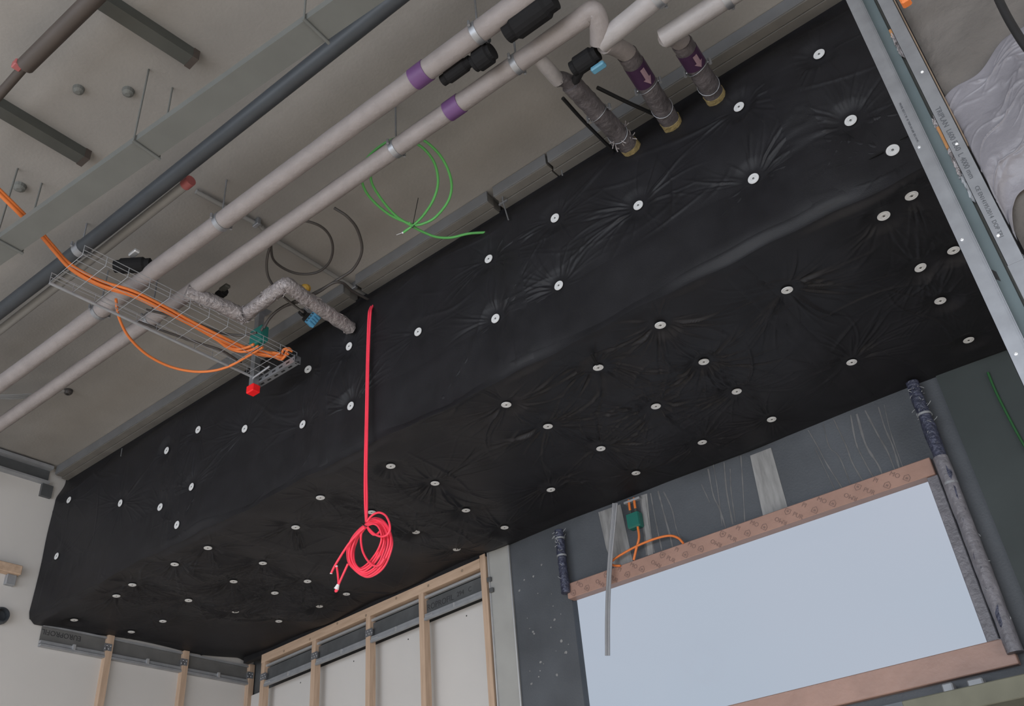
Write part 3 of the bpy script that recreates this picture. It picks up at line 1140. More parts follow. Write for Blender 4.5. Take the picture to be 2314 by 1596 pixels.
for k in range(3):
    b = MB()
    c = a_ + (b_ - a_) * (0.2 + 0.3 * k)
    for s_ in (-1, 1):
        q = c + sd * .07 * s_
        b.tube([q - Vector((0, 0, .02)), Vector((q.x, q.y, ZC))], 0.005, 6)
    b.tube([c - sd * .075 - Vector((0, 0, .026)), c + sd * .075 - Vector((0, 0, .026))], 0.008, 6)
    b.build('hanger', MT['duct'], t)
A_, B_ = aZ(58, 148, 5.22), aZ(212, -4, 5.22)
t = thing('brown_tube', 'thick brown tube in the top left corner of the photo, red collar on its end', 'tube', A_)
MB().tube(ext(A_, B_, 0, .5), 0.040, 14).build('tube', MT['brown'], t)
MB().tube(ext(aZ(0, 213, 5.22), aZ(44, 163, 5.22), .4, 0.05), 0.022, 12).build('spigot', MT['brown'], t)
c = aZ(40, 147, 5.215)
MB().box(c - Vector((.02, .02, .02)), c + Vector((.02, .02, .02)), .005).build('collar', MT['redmute'], t)['label'] = 'muted red collar'
for (a, b_, lab) in (((222, -6), (428, 128), 'dark grey-green strut on the slab at the top left, upper of two'),
                     ((-12, 236), (184, 352), 'dark grey-green strut on the slab at the left edge, lower of two')):
    A_, B_ = aZ(*a, ZC - .03), aZ(*b_, ZC - .03)
    if a[0] < 0:
        A_ = ext(A_, B_, .4, 0)[0]
    d_ = (B_ - A_).normalized()
    sd = Vector((-d_.y, d_.x, 0)) * 0.036
    t = thing('ceiling_strut', lab, 'strut', A_, 'struts fixed to the slab')
    b = MB().prism([A_ - sd - Vector((0, 0, .03)), A_ + sd - Vector((0, 0, .03)), A_ + sd + Vector((0, 0, .03)), A_ - sd + Vector((0, 0, .03))], B_ - A_)
    b.build('strut', MT['strut'], t)
    b = MB().prism([B_ - sd * 1.08 - Vector((0, 0, .033)), B_ + sd * 1.08 - Vector((0, 0, .033)), B_ + sd * 1.08 + Vector((0, 0, .03)), B_ - sd * 1.08 + Vector((0, 0, .03))], d_ * .03)
    b.build('end_cap', MT['brown'], t)
for (x, y, r_) in ((290, 205, .03), (178, 200, .028), (45, 420, .035)):  # grey discs painting blob shadows on the slab
    c = aZ(x, y, ZC)
    t = single('shadow_disc', MB().lathe([(0, 0), (r_, 0), (r_ * .9, .02), (r_ * .4, .03), (0, .03)], c, (0, 0, -1), 14), MT['duct'],
               {290: 'small round grey disc painting a shadow on the slab between the two struts, right one', 178: 'small round grey disc painting a shadow on the slab between the two struts, left one', 45: 'small round grey disc painting a shadow on the slab above the orange cable end'}[x], 'shadow', 'painted slab shadows', c)
# thin conduit running to the bulkhead
P = [aZ(443, 433, ZC - .025), aZ(589, 511, ZC - .025), aZ(616, 539, ZC - .03), aZ(858, 686, ZC - .03)]
t = thing('thin_conduit', 'thin grey conduit along the slab running to the bulkhead beside the red cord', 'conduit', P[0])
MB().tube([P[0], P[1]], 0.014, 8).add([], []).build('tube', MT['lightgrey'], t)
MB().tube([P[1], P[2], P[3]], 0.014, 8).build('tube', MT['lightgrey'], t)
for (x, y) in ((580, 505), (800, 648)):
    c = aZ(x, y, ZC - .03)
    MB().box(c - Vector((.025, .012, .02)), c + Vector((.025, .012, .03)), .003).build('saddle_clip', MT['galv'], t)

# --- foil pipe zigzag
P = pz([(420, 660), (470, 678), (548, 712), (556, 710), (640, 645), (648, 643), (700, 680), (792, 742)], [5.02, 5.01, 5.0, 5.0, 5.0, 5.0, 5.0, 5.0])
P[-1].y = min(P[-1].y, YF + .03)
t = thing('foil_pipe', 'zigzag foil-wrapped pipe dropping from the long pipe into the bulkhead', 'pipe', P[0])
path = []
for i in range(len(P) - 1):
    path += lerp_line(P[i], P[i + 1], 9)[:-1]
path.append(P[-1])
MB().tube(path, 0.043, 16, jitter=0.12).build('wrap', MT['foil'], t)
b = MB()
for k in range(150):
    i = rng.randrange(len(path) - 1)
    if rng.random() < .35:
        i = min(len(path) - 2, 17 + rng.randrange(5))
    p = path[i] + (path[i + 1] - path[i]) * rng.random()
    d_ = (path[i + 1] - path[i]).normalized()
    n_ = Vector((rng.uniform(-1, 1), rng.uniform(-1, 1), rng.uniform(-1, .4)))
    n_ = (n_ - d_ * n_.dot(d_)).normalized()
    q0 = p + n_ * 0.042
    q1 = q0 + n_ * rng.uniform(.004, .014) + d_ * rng.uniform(-.03, .03)
    b.tube([q0, (q0 + q1) / 2 + n_ * .003, q1], 0.0028, 4)
b.build('foil_crumple', MT['foil'], t)['kind'] = 'stuff'
c = aZ(690, 652, 5.06)
t = single('yellow_cap', MB().lathe([(0, -.03), (.022, -.03), (.027, -.02), (.027, .015), (.018, .03), (0, .032)], c, (0.3, -.6, -.5), 16), MT['yellow'],
           'mustard yellow plastic cap behind the foil pipe', 'cap', None, c)

# --- black cables round the plug and the loops
def cable(name, pts, r, m_, lab, cat, group=None, n=8, seg=8):
    b = MB().tube(spline(pts, seg), r, n)
    return single(name, b, m_, lab, cat, group, pts[0])


cable('black_cable', pz([(590, 748), (605, 725), (627, 702), (655, 686), (690, 672), (730, 652), (770, 628), (800, 606), (818, 566), (808, 520), (785, 490), (755, 470)],
                        [4.92, 4.98, 5.04, 5.06, 5.08, 5.12, 5.16, 5.2, 5.22, 5.24, 5.26, 5.3]), 0.0085, MT['cable'], 'dark cable from the teal box sweeping in the outer arc above the red cord', 'cable', 'dark cables under the slab')
cable('black_cable', pz([(596, 742), (612, 716), (640, 694), (680, 680), (720, 660), (752, 640), (775, 640), (800, 660), (850, 686)],
                        [4.93, 5.0, 5.05, 5.07, 5.1, 5.13, 5.15, 5.18, 5.2]), 0.0085, MT['cable'], 'dark cable from the teal box along the thin conduit to the bulkhead', 'cable', 'dark cables under the slab')
loop = [(612, 552), (617, 585), (640, 606), (675, 619), (715, 616), (742, 596), (752, 566), (746, 535), (725, 512), (690, 500), (655, 505), (628, 522), (612, 552), (603, 590), (606, 625), (625, 655), (655, 683), (686, 706)]
cable('black_cable', pz(loop, [5.2] * 13 + [5.16, 5.12, 5.08, 5.05, 5.02]), 0.0075, MT['cable'], 'dark cable looped once and ending at the blue plug', 'cable', 'dark cables under the slab')
cable('black_cable', pz([(330, 700), (420, 722), (500, 752), (548, 758), (580, 752)], [4.98, 4.96, 4.94, 4.93, 4.92]), 0.0075, MT['cable'], 'dark cable lying along the far side of the wire tray', 'cable', 'dark cables under the slab')
cable('black_cable', pz([(310, 726), (380, 752), (450, 776), (500, 792), (545, 820)], [4.90, 4.89, 4.885, 4.88, 4.88]), 0.0075, MT['cable'], 'dark cable lying inside the wire tray by its near edge', 'cable', 'dark cables under the slab')
cable('black_cable', [aZ(1272, 222, 5.15), aZ(1320, 275, 5.17), aZ(1392, 347, 5.17)], 0.010, MT['black'], 'black cable left of the leftmost stub running into the bulkhead', 'cable', 'dark cables under the slab')
cable('black_cable', [aZ(1350, 198, 5.17), aZ(1420, 232, 5.18), aZ(1496, 266, 5.19)], 0.010, MT['black'], 'black cable between the leftmost and middle stubs', 'cable', 'dark cables under the slab')
# plug
c = aY(705, 722, 3.03)
t = thing('cable_plug', 'black cable plug with sky blue multi-slot end hanging by the foil pipe', 'plug', c)
vw = (CAM - c).normalized()
rt = Matrix.Rotation(math.radians(38), 3, 'Y') @ Matrix.Rotation(math.radians(-15), 3, 'X')
MB().box(c + Vector((-.075, -.02, -.03)), c + Vector((-.012, .03, .03)), .006, rt, c).build('body', MT['black'], t)
b = MB()
b.box(c + Vector((-.012, -.026, -.042)), c + Vector((.028, .03, .042)), .003, rt, c)
for k in range(4):
    z0 = -.036 + k * .0195
    b.box(c + Vector((.026, -.02, z0)), c + Vector((.036, .024, z0 + .013)), .002, rt, c)
b.build('slotted_end', MT['blue'], t)['label'] = 'sky blue slotted end'
b = MB()
for k in range(4):
    z0 = -.034 + k * .0195
    b.box(c + Vector((0.0, -.0272, z0)), c + Vector((.014, -.0255, z0 + .007)), 0, rt, c)
b.build('slots', MT['darkblue'], t)
c2 = aY(684, 707, 3.03)
MB().box(c2 + Vector((-.02, -.02, -.02)), c2 + Vector((.02, .02, .02)), .005, rt, c2).build('strain_relief', MT['black'], t)

# --- green cable coil
TIE = aZ(933, 509, 5.10)
t = thing('green_cable', 'green cable tied in a loose coil, its tail ending at the bulkhead', 'cable', TIE)
l1 = pz([(933, 509), (880, 485), (835, 445), (817, 405), (825, 365), (860, 330), (905, 310), (950, 313), (995, 352), (1019, 405), (1015, 450), (985, 490), (955, 506), (933, 509)],
        [5.1, 5.11, 5.13, 5.15, 5.17, 5.18, 5.19, 5.19, 5.17, 5.14, 5.12, 5.11, 5.1, 5.1])
l2 = pz([(933, 512), (895, 488), (858, 445), (838, 405), (845, 365), (875, 335), (915, 320), (950, 330), (980, 365), (990, 410), (980, 450), (958, 485), (935, 508), (912, 525)],
        [5.095, 5.11, 5.13, 5.15, 5.17, 5.18, 5.19, 5.19, 5.17, 5.14, 5.12, 5.11, 5.1, 5.09])
l3 = pz([(925, 504), (938, 515), (962, 527), (988, 536), (1020, 537), (1060, 528), (1106, 525)], [5.1, 5.1, 5.1, 5.1, 5.11, 5.13, 5.15])
b = MB()
for l_ in (l1, l2, l3):
    b.tube(spline(l_, 8), 0.0075, 8)
b.build('coil', MT['green'], t)
b = MB().tube(spline([TIE + Vector((0, 0, .012)), TIE + Vector((.012, 0, 0)), TIE + Vector((0, 0, -.016)), TIE + Vector((-.012, 0, 0))], 5, True), 0.003, 6)
b.tube([TIE, aZ(945, 448, 5.08)], 0.0022, 5)
b.build('cable_tie', MT['black'], t)
e_ = l2[-1]
b = MB().tube([e_, e_ + (l2[-1] - l2[-2]).normalized() * .008], 0.0078, 8)
b.tube([e_, aZ(896, 531, 5.09)], 0.0018, 5)
b.build('stripped_end', MT['silver'], t)['label'] = 'bare silvery end'

# --- orange cables and the wire tray
ORB = [(-25, 412), (40, 476), (88, 525), (120, 562), (160, 604), (225, 640), (300, 664), (370, 698), (440, 735), (500, 765), (555, 790), (600, 800)]
ORZ = [5.02, 5.0, 4.99, 4.98, 4.97, 4.95, 4.94, 4.93, 4.915, 4.90, 4.90, 4.895]
labs = ['orange cable in the overhead bundle, outermost on its bulkhead side', 'orange cable in the overhead bundle, second from its bulkhead side',
        'orange cable in the middle of the overhead bundle', 'orange cable in the overhead bundle, second from its far side',
        'orange cable in the overhead bundle, curling out last at the tray end', 'orange cable of the bundle bending up into the teal box, left entry',
        'orange cable of the bundle bending up into the teal box, middle entry']
offs = [(-.018, .018, .0), (-.008, .006, .013), (.0, .0, -.006), (.012, -.008, .008), (.022, -.016, .0), (-.004, .012, -.012), (.010, .0, -.016)]
ends = [pz([(625, 803), (640, 806), (652, 797)], [4.892, 4.895, 4.91]), pz([(628, 808), (642, 806), (650, 792), (660, 795)], [4.89, 4.9, 4.92, 4.92]),
        pz([(620, 806), (636, 812), (648, 800)], [4.888, 4.888, 4.905]), pz([(622, 800), (632, 802)], [4.9, 4.9]),
        pz([(618, 802), (634, 806), (640, 793), (652, 790), (659, 796)], [4.9, 4.91, 4.93, 4.94, 4.93])]
for k in range(7):
    pts = [Vector(p) + Vector(offs[k]) * (1.0 if i < 8 else 0.85) for i, p in enumerate(pz(ORB, ORZ))]
    if k < 5:
        pts = pts + [p + Vector(offs[k]) * .4 for p in ends[k]]
    elif k == 5:
        pts = pts[:8] + pz([(470, 752), (500, 775), (530, 789), (556, 786), (574, 778)], [4.915, 4.895, 4.885, 4.885, 4.89])
    else:
        pts = pts[:8] + pz([(480, 762), (515, 786), (545, 795), (570, 790), (584, 782)], [4.905, 4.885, 4.877, 4.88, 4.885])
    cable('orange_cable', pts, 0.0085, MT['orange'], labs[k], 'cable', 'orange cables in the tray bundle', 8, 6)
pts = pz([(262, 676), (268, 715), (290, 760), (330, 800), (380, 827), (430, 839), (475, 839), (515, 829), (555, 808), (594, 785)],
         [4.96, 4.93, 4.9, 4.875, 4.86, 4.85, 4.85, 4.855, 4.87, 4.885])
cable('orange_cable', pts, 0.0082, MT['orange'], 'orange cable sagging in a wide loop below the wire tray', 'cable', 'orange cables in the tray bundle')

ZT = 4.865
HX, HY = -4.138, 2.957
t = thing('wire_tray', 'galvanised wire mesh cable tray on a bracket arm, running to the bulkhead', 'cable tray', (HX, HY, ZT))
XT0, XT1, YT0, YT1 = -4.145, -3.825, 1.62, 3.03
b = MB()
for k in range(6):
    x = XT0 + (XT1 - XT0) * k / 5
    b.tube([(x, YT0, ZT), (x, YT1, ZT)], 0.0019, 6)
for x in (XT0, XT1):
    b.tube([(x, YT0, ZT + .03), (x, YT1, ZT + .03)], 0.0018, 6)
    b.tube([(x, YT0, ZT + .06), (x, YT1, ZT + .06)], 0.0019, 6)
n = 12
for k in range(n):
    y = YT0 + (YT1 - YT0) * k / (n - 1)
    b.tube([(XT0, y, ZT + .062), (XT0, y, ZT - .004), (XT1, y, ZT - .004), (XT1, y, ZT + .062)], 0.0018, 6)
b.box((XT0 - .008, YT0, ZT - .012), (XT0 + .008, YT1, ZT - .006))
b.build('mesh', MT['galvdull'], t)
b = MB()
za, zb = ZT - .052, ZT - .008
ya = HY + .022
xa, xb = HX - .045, -3.775
b.box((xa, ya, za), (xb, ya + .003, zb))
b.box((xa, ya + .003, za), (xb, ya + .04, za + .003))
b.box((xa, ya + .003, zb - .003), (xb, ya + .04, zb))
b.box((xb - .006, ya - .004, za - .004), (xb, ya + .044, zb + .004))
arm = b.build('bracket_arm', MT['galv'], t)
b = MB()
for k in range(6):
    x = xa + .06 + k * .066
    b.box((x, ya - .0006, (za + zb) / 2 - .006), (x + .032, ya + .001, (za + zb) / 2 + .006))
    b.box((x, ya + .014, za - .0006), (x + .032, ya + .026, za + .001))
b.build('arm_slots', MT['black'], arm)
b = MB()
b.box((HX - .021, HY - .021, 4.785), (HX + .021, HY - .018, ZC))
b.box((HX - .021, HY - .018, 4.785), (HX - .018, HY + .021, ZC))
b.box((HX + .018, HY - .018, 4.785), (HX + .021, HY + .021, ZC))
b.box((HX - .055, HY - .05, ZC - .006), (HX + .055, HY + .05, ZC))
b.build('hanger_post', MT['galv'], t)
b = MB().tube([(HX - .01, HY, 4.80), (HX + .02, HY - .02, ZT - .03), (HX + .16, HY - .01, ZT - .008)], 0.007, 6)
b.build('brace', MT['galvdull'], t)
MB().box((HX - .034, HY - .03, 4.735), (HX + .034, HY + .03, 4.79), .006).build('end_cap', MT['redcap'], t)['label'] = 'bright red end cap'
c = aY(587, 762, HY - .045)
t = thing('junction_box', 'teal junction box fixed on the tray hanger post with orange cables below', 'junction box', c)
jb = MB().box(c + Vector((-.062, -.03, -.058)), c + Vector((.062, .022, .058)), .006).build('box', MT['teal'], t)
MB().box(c + Vector((-.058, -.034, -.054)), c + Vector((.058, -.030, .054)), .003).build('lid', MT['teal'], jb)
b = MB()
for k in (-.03, 0, .03):
    b.tube([c + Vector((k, -.005, -.072)), c + Vector((k, -.005, -.056))], 0.011, 10)
b.build('cable_gland', MT['tealdark'], t)

# --- board strips and steel edge where the slab meets the bulkhead
def xat(px, py, Y, Z):
    return aZ(px, py, Z).x


YL = 3.125
cuts = [(-6.94, aZ(788, 668, 5.29).x), (aZ(838, 664, 5.29).x, aZ(1128, 475, 5.29).x), (aZ(1146, 470, 5.29).x, aZ(1262, 395, 5.29).x), (aZ(1266, 392, 5.29).x, 2.0)]
ll = ['grey board strip under the slab from the left wall to the foil pipe', 'grey board strip under the slab right of the red cord, up to the wire clip',
      'shortest grey board strip under the slab, right of the wire clip', 'grey board strip under the slab behind the three pipe stubs']
for (x0, x1), lb in zip(cuts, ll):
    t = thing('board_strip', lb, 'board', ((x0 + x1) / 2, YL, 5.29), 'board strips along the bulkhead top')
    MB().box((x0, YL, 5.292), (x1, YL + .012, ZC - .003), .001).build('steel_edge', MT['ledgerface'], t)
    MB().box((x0 + .004, YL + .008, 5.286), (x1, YL + .062, ZC - .02), .001).build('strip', MT['ledger'], t)
    MB().box((x0 - .012, YL + .066, 5.282), (x1 - .008, YL + .135, ZC - .02), .001).build('strip', MT['ledger'], t)
for (x, y, x2, y2, lb) in ((1137, 458, 1149, 497, 'bent wire clip hanging at the gap beside the green cable tail'), (276, 1014, 273, 1031, 'tiny wire end poking out above the left seam strip'),
                           (1269, 385, 1271, 396, 'short wire end at the joint left of the leftmost stub')):
    a_ = aY(x, y, YF - .03)
    b_ = aY(x2, y2, YF - .04)
    b = MB().tube([a_, b_], 0.004, 6)
    if x == 1137:
        b.box(a_ + Vector((-.03, -.004, -.006)), a_ + Vector((.03, .004, .006)))
        b.tube([a_, a_ + Vector((0, 0, .1))], .006, 6)
    single('wire_clip', b, MT['galv'], lb, 'clip', 'wire ends at the bulkhead top', a_)
# steel head track of the left wall
mb = MB().box((XL, -2.0, 5.325), (XL + .075, 3.10, 5.352))
mb.box((XL, -2.0, 5.205), (XL + .06, 3.10, 5.222))
struct('trim_1', mb, MT['galvdull'])
mb = MB().box((XL, -2.0, 5.2221), (XL + .02, 3.10, 5.3249))
mb.box((XL, -2.0, 5.3521), (XL + .05, 3.10, ZC - .003))
mb.box((XL, 3.06, 5.10), (XL + .03, 3.15, 5.204))
struct('trim_2', mb, MT['channel'])
# wire bundle by the left edge
t = thing('wire_bundle', 'thin pale wires in a loose bundle ending at a round grommet, far left', 'wires', aZ(140, 882, 5.28))
b = MB()
for k in range(5):
    b.tube(spline(pz([(-20, 893 + k * 2), (40, 892 + k * 2.4), (95, 888 + k * 2), (146, 882 + k * .8)], 5.28), 6), 0.004, 5)
b.build('wires', MT['lightgrey'], t)
c = aZ(155, 882, ZC)
MB().lathe([(0, 0), (.03, 0), (.03, .02), (.02, .035), (.012, .035), (.010, .02), (0, .02)], c, (0, 0, -1), 14).build('grommet', MT['cable'], t)

# ================================================================ timber walls below the bulkhead
SP = [(595, 1497), (705, 1446), (825, 1392), (945, 1340), (1091, 1281)]
sp = [aZ(x, y, 4.03) for x, y in SP]
plate_n = Vector((-e1.y, e1.x, 0))


def on_wall(x, off=0.0):
    """point of the stud front plane of the skewed timber wall"""
    a, b = sp[0], sp[-1]
    t = (x - a.x) / (b.x - a.x)
    return Vector((x, a.y + (b.y - a.y) * t + off, 0))


def ebox(b, x0, x1, o0, o1, z0, z1, bev=0.0):
    """box along the skewed wall: x range, depth range behind the stud face, heights"""
    A, B = on_wall(x0), on_wall(x1)
    d = (B - A).normalized()
    n_ = Vector((-d.y, d.x, 0))
    P = [A + n_ * o0, B + n_ * o0, B + n_ * o1, A + n_ * o1]
    b.prism([Vector((p.x, p.y, z0)) for p in P], (0, 0, z1 - z0))
    return b


XC = [p.x for p in sp]
ZP0, ZP1 = 4.028, 4.10
SD = 0.055
stud_l = ['timber stud of the far wall right at the inner corner', 'timber stud of the far wall, second from the inner corner', 'timber stud of the far wall, third from the inner corner',
          'timber stud of the far wall, fourth from the inner corner', 'rightmost timber stud, taller, beside the grey pier']
for k, x in enumerate(XC):
    b = MB()
    top = ZP0 if k < 4 else 4.12
    ebox(b, x - .026, x + .026, 0, SD, 0.0, top)
    t = thing('timber_stud', stud_l[k], 'stud', (x, on_wall(x).y, 0), 'timber studs of the far wall')
    b.build('stud', MT['wood'], t)
    if k in (0, 1, 2):
        b = MB()
        zc = 3.90 if k else 3.905
        ebox(b, x - .03, x + .055, -.003, 0, zc - .028, zc + .028)
        ebox(b, x + .026, x + .03, -.003, SD * .8, zc - .028, zc + .028)
        br = b.build('bracket', MT['galv'], t)
        b = MB()
        for q_ in range(5):
            c = on_wall(x + (-.016 + .016 * q_)) + Vector((0, -.0035, zc + (.012 if q_ % 2 else -.010)))
            b.lathe([(0, 0), (.0045, 0), (.003, .002), (0, .002)], c, (0, -1, 0), 8)
        b.build('screw_heads', MT['silver'], br)
b = MB()
ebox(b, XC[0] - .03, XC[4] - .028, -.001, SD, ZP0, ZP1)
t = thing('top_plate', 'sloping-looking pine top plate over the studs of the far wall', 'timber plate', (XC[2], on_wall(XC[2]).y, ZP0))
b.build('plate', MT['woodx'], t)
b = MB()
for k in range(7):
    x = XC[0] + .3 + k * .36
    c = on_wall(x) + Vector((0, -.002, (ZP0 + ZP1) / 2 + rng.uniform(-.02, .02)))
    b.lathe([(0, 0), (.011, 0), (.008, .0015), (0, .0015)], c, (0, -1, 0), 10)
b.build('knots', MT['fibre'], t)
# black strip painting in shade and curved fabric between plate and underside
b = MB()
ebox(b, -6.93, -3.92, .004, SD, ZP1, 4.16)
b.build('shadow_strip', MT['membrane_tape'], bulk)
# steel channels in each bay
bays = ['steel channel in the first bay right of the inner corner', 'steel channel in the second bay of the far timber wall',
        'steel channel in the third bay of the far timber wall', 'steel channel with printed dark web in the bay beside the grey pier']
for k in range(4):
    x0, x1 = XC[k] + .0265, XC[k + 1] - .0265
    t = thing('steel_channel', bays[k], 'channel', ((x0 + x1) / 2, on_wall((x0 + x1) / 2).y + .05, 3.93), 'steel channels of the far wall')
    b = MB()
    ebox(b, x0, x1, .030, .034, 3.868, 3.975)
    b.build('web', MT['channel'], t)
    b = MB()
    ebox(b, x0, x1, .012, .034, 3.985, 4.004)
    b.build('upper_lip', MT['silver'], t)
    b = MB()
    ebox(b, x0, x1, .008, .030, 3.842, 3.866)
    b.build('lower_rail', MT['galvdull'], t)
    b = MB()
    ebox(b, x0, x1, .000, .020, 3.818, 3.838)
    b.build('lower_rail', MT['galvdull'], t)
    b = MB()
    xm = (x0 + x1) / 2 + .02
    ebox(b, xm - .008, xm + .008, -.004, .01, 3.83, 3.86)
    ebox(b, x0 + .01, x0 + .09, -.002, .012, 3.838, 3.846)
    b.build('clip', MT['silver'], t)
    if k == 3:
        p0 = on_wall(x0 + .004, 0)
        d = (on_wall(x1) - on_wall(x0)).normalized()
        n_ = Vector((-d.y, d.x, 0))
        M4 = Matrix.Translation(Vector((p0.x, p0.y, 3.896)) + n_ * .0292) @ Matrix(((d.x, 0, -n_.x, 0), (d.y, 0, -n_.y, 0), (0, 1, 0, 0), (0, 0, 0, 1)))
        b = MB().text('ROPROFIL', .062, M4, .0004)
        b.build('print', MT['inkdark'], t)
        MB().text('  294   C', .05, M4 @ Matrix.Translation((.29, .01, 0)), .0004).build('print', MT['inkdark'], t)
# screws in the boards
b = MB()
for (x, y) in ((867, 1440), (872, 1412), (1033, 1378), (722, 1492), (745, 1322), (870, 1362), (1025, 1295)):
    pass
for k in range(4):
    xm = (XC[k] + XC[k + 1]) / 2 + .03
    c = on_wall(xm) + plate_n * (0.0) + Vector((0, 0, 3.79))
    bb = CORN + e1 * ((c.x - CORN.x) / e1.x)
    b.lathe([(0, 0), (.006, 0), (.004, .001), (0, .001)], Vector((bb.x, bb.y - .0005, 3.785)), (0, -1, 0), 8)
b.build('screw_heads', MT['black'], bpy.data.objects['wall_corner'])
# steel angle with clips on the pier edge
t = thing('steel_angle', 'thin steel angle with two grey clips between rightmost timber stud and pier', 'angle', (-3.895, YB - .02, 3.9))
b = MB().box((-3.905, YB - .022, 3.0), (-3.897, YB - .011, 4.12))
b.build('leg', MT['silver'], t)
for (x, y) in ((1107, 1310), (1112, 1334)):
    c = aY(x, y, YB - .02)
    MB().box(c + Vector((-.02, -.012, -.016)), c + Vector((.014, .006, .016)), .003).build('clip', MT['channel'], t)
t = single('corner_bead', MB().box((-3.722, YB - .016, 2.0), (-3.712, YB - .0105, 4.12)), MT['silver'], 'thin pale corner bead down the right edge of the grey pier', 'bead', None, (-3.717, YB - .013, 2.0))

# left wall studs (front faces at XS)
LY = [aX(253, 1436, XS).y, aX(423, 1470, XS).y, aX(571, 1500, XS).y]
ln = ['timber stud on the left wall, nearest the viewer', 'middle timber stud on the left wall', 'timber stud on the left wall in the inner corner']
for y, lb in zip(LY, ln):
    t = thing('timber_stud', lb, 'stud', (XS, y, 0), 'timber studs of the left wall')
    MB().box((XL, y - .026, 0), (XS, y + .026, 4.115)).build('stud', MT['wood'], t)
    b = MB()
    s_ = -1
    b.box((XS, y - .05, 3.99), (XS + .003, y + .015, 4.045))
    b.box((XL + .01, y - .03, 3.99), (XS + .003, y - .0265, 4.045))
    br = b.build('bracket', MT['galv'], t)
    b = MB()
    for q_ in range(4):
        b.lathe([(0, 0), (.0045, 0), (.003, .002), (0, .002)], (XS + .003, y - .042 + .016 * q_, 4.017 + (.012 if q_ % 2 else -.012)), (1, 0, 0), 8)
    b.build('screw_heads', MT['silver'], br)
yb0 = [3.30, LY[0] + .027, LY[1] + .027]
yb1 = [LY[0] - .027, LY[1] - .027, LY[2] - .027]
cl = ['steel channel on the left wall under the front corner, with faint printing', 'steel channel on the left wall between first and middle studs', 'steel channel on the left wall next to the inner corner']
for y0, y1, lb, k in zip(yb0, yb1, cl, range(3)):
    t = thing('steel_channel', lb, 'channel', (XL + .02, (y0 + y1) / 2, 4.03), 'steel channels of the left wall')
    MB().box((XL + .004, y0, 3.985), (XL + .012, y1, 4.088)).build('web', MT['channelleft'], t)
    MB().box((XL + .004, y0, 4.09), (XL + .03, y1, 4.103)).build('upper_lip', MT['galvdull'], t)
    MB().box((XL + .004, y0, 3.958), (XL + .034, y1, 3.981)).build('lower_rail', MT['galvdull'], t)
    MB().box((XL + .004, y0, 3.936), (XL + .046, y1, 3.952)).build('lower_rail', MT['galvdull'], t)
    b = MB()
    b.box((XL + .03, (y0 + y1) / 2 - .01, 3.95), (XL + .05, (y0 + y1) / 2 + .01, 3.99))
    b.build('clip', MT['silver'], t)
    if k == 0:
        M4 = Matrix.Translation((XL + .0126, 3.32, 4.02)) @ Matrix(((0, 0, 1, 0), (1, 0, 0, 0), (0, 1, 0, 0), (0, 0, 0, 1)))
        b = MB().text('EUROPROFIL', .055, M4 @ Matrix.Rotation(math.pi, 4, 'Z') @ Matrix.Translation((-.30, -.05, 0)), .0004)
        b.build('print', MT['inkdark'], t)
# timber noggin and bracket at the left edge
t = thing('timber_noggin', 'pine noggin end on the white left wall, left of the bulkhead', 'timber', (XL + .03, 2.5, 4.45))
MB().box((XL, 1.6, 4.415), (XS + .02, 3.035, 4.485), .004).build('timber', MT['woodx'], t)
MB().box((XL, 2.95, 4.335), (XS - .01, 3.02, 4.414), .003).build('bracket', MT['galvdull'], t)
c = aX(-4, 1394, XL)
t = single('pipe_end', MB().lathe([(0, 0), (.062, 0), (.065, .03), (.055, .06), (.045, .06), (.04, .02), (0, .02)], c, (1, 0, 0), 20), MT['darkblue'],
           'dark blue-grey round pipe end on the white left wall at the photo edge', 'pipe end', None, c)

# ================================================================ things on the window wall
def wrapped_pipe(a, b_, r, lab, m_, ruff):
    A_, B_ = a, b_
    t = thing('wrapped_pipe', lab, 'pipe', B_, 'wrapped pipes beside the window')
    MB().tube(lerp_line(A_, B_, 26), r, 14, jitter=.10).build('wrap', m_, t)
    b = MB()
    d = (B_ - A_).normalized()
    for k in range(46):
        p = A_ + (B_ - A_) * (rng.uniform(.02, ruff) if k < 34 else rng.random())
        an = rng.uniform(0, 6.28)
        n_ = Vector((math.cos(an), math.sin(an), 0))
        q0 = p + n_ * r
        q1 = q0 + n_ * rng.uniform(.003, .010) + Vector((rng.uniform(-.02, .02), 0, rng.uniform(-.02, .02)))
        b.tube([q0, (q0 + q1) / 2 + n_ * .003, q1], .0022, 4)
    b.build('foil_crumple', MT['galvdull'], t)['kind'] = 'stuff'
    b = MB()
    for f_ in (.14, .42):
        p = A_ + (B_ - A_) * f_
        b.tube([p - d * .006, p + d * .006], r + .003, 14)
    b.build('tie_band', MT['galvdull'], t)
    return t


x0 = aY(1267, 1235, YB - .06)
wrapped_pipe(Vector((x0.x, YB - .06, 4.06)), Vector((x0.x, YB - .06, aY(1276, 1342, YB - .06).z)), .030, 'dark blue foil-wrapped pipe hanging left of the window', MT['bluewrap'], .3)
x0 = aY(2100, 980, YB - .06)
wrapped_pipe(Vector((x0.x + .01, YB - .06, 4.12)), Vector((x0.x + .01, YB - .06, 2.66)), .034, 'long plastic-wrapped pipe down the right side of the window', MT['bluewrap'], .2)
tp = bpy.data.objects['wrapped_pipe.001']
MB().tube(lerp_line(Vector((x0.x + .01, YB - .06, 3.66)), Vector((x0.x + .01, YB - .06, 2.65)), 20), .037, 14, jitter=.06).build('lower_wrap', MT['plasticpipe'], tp)['label'] = 'paler lilac-grey lower wrap'
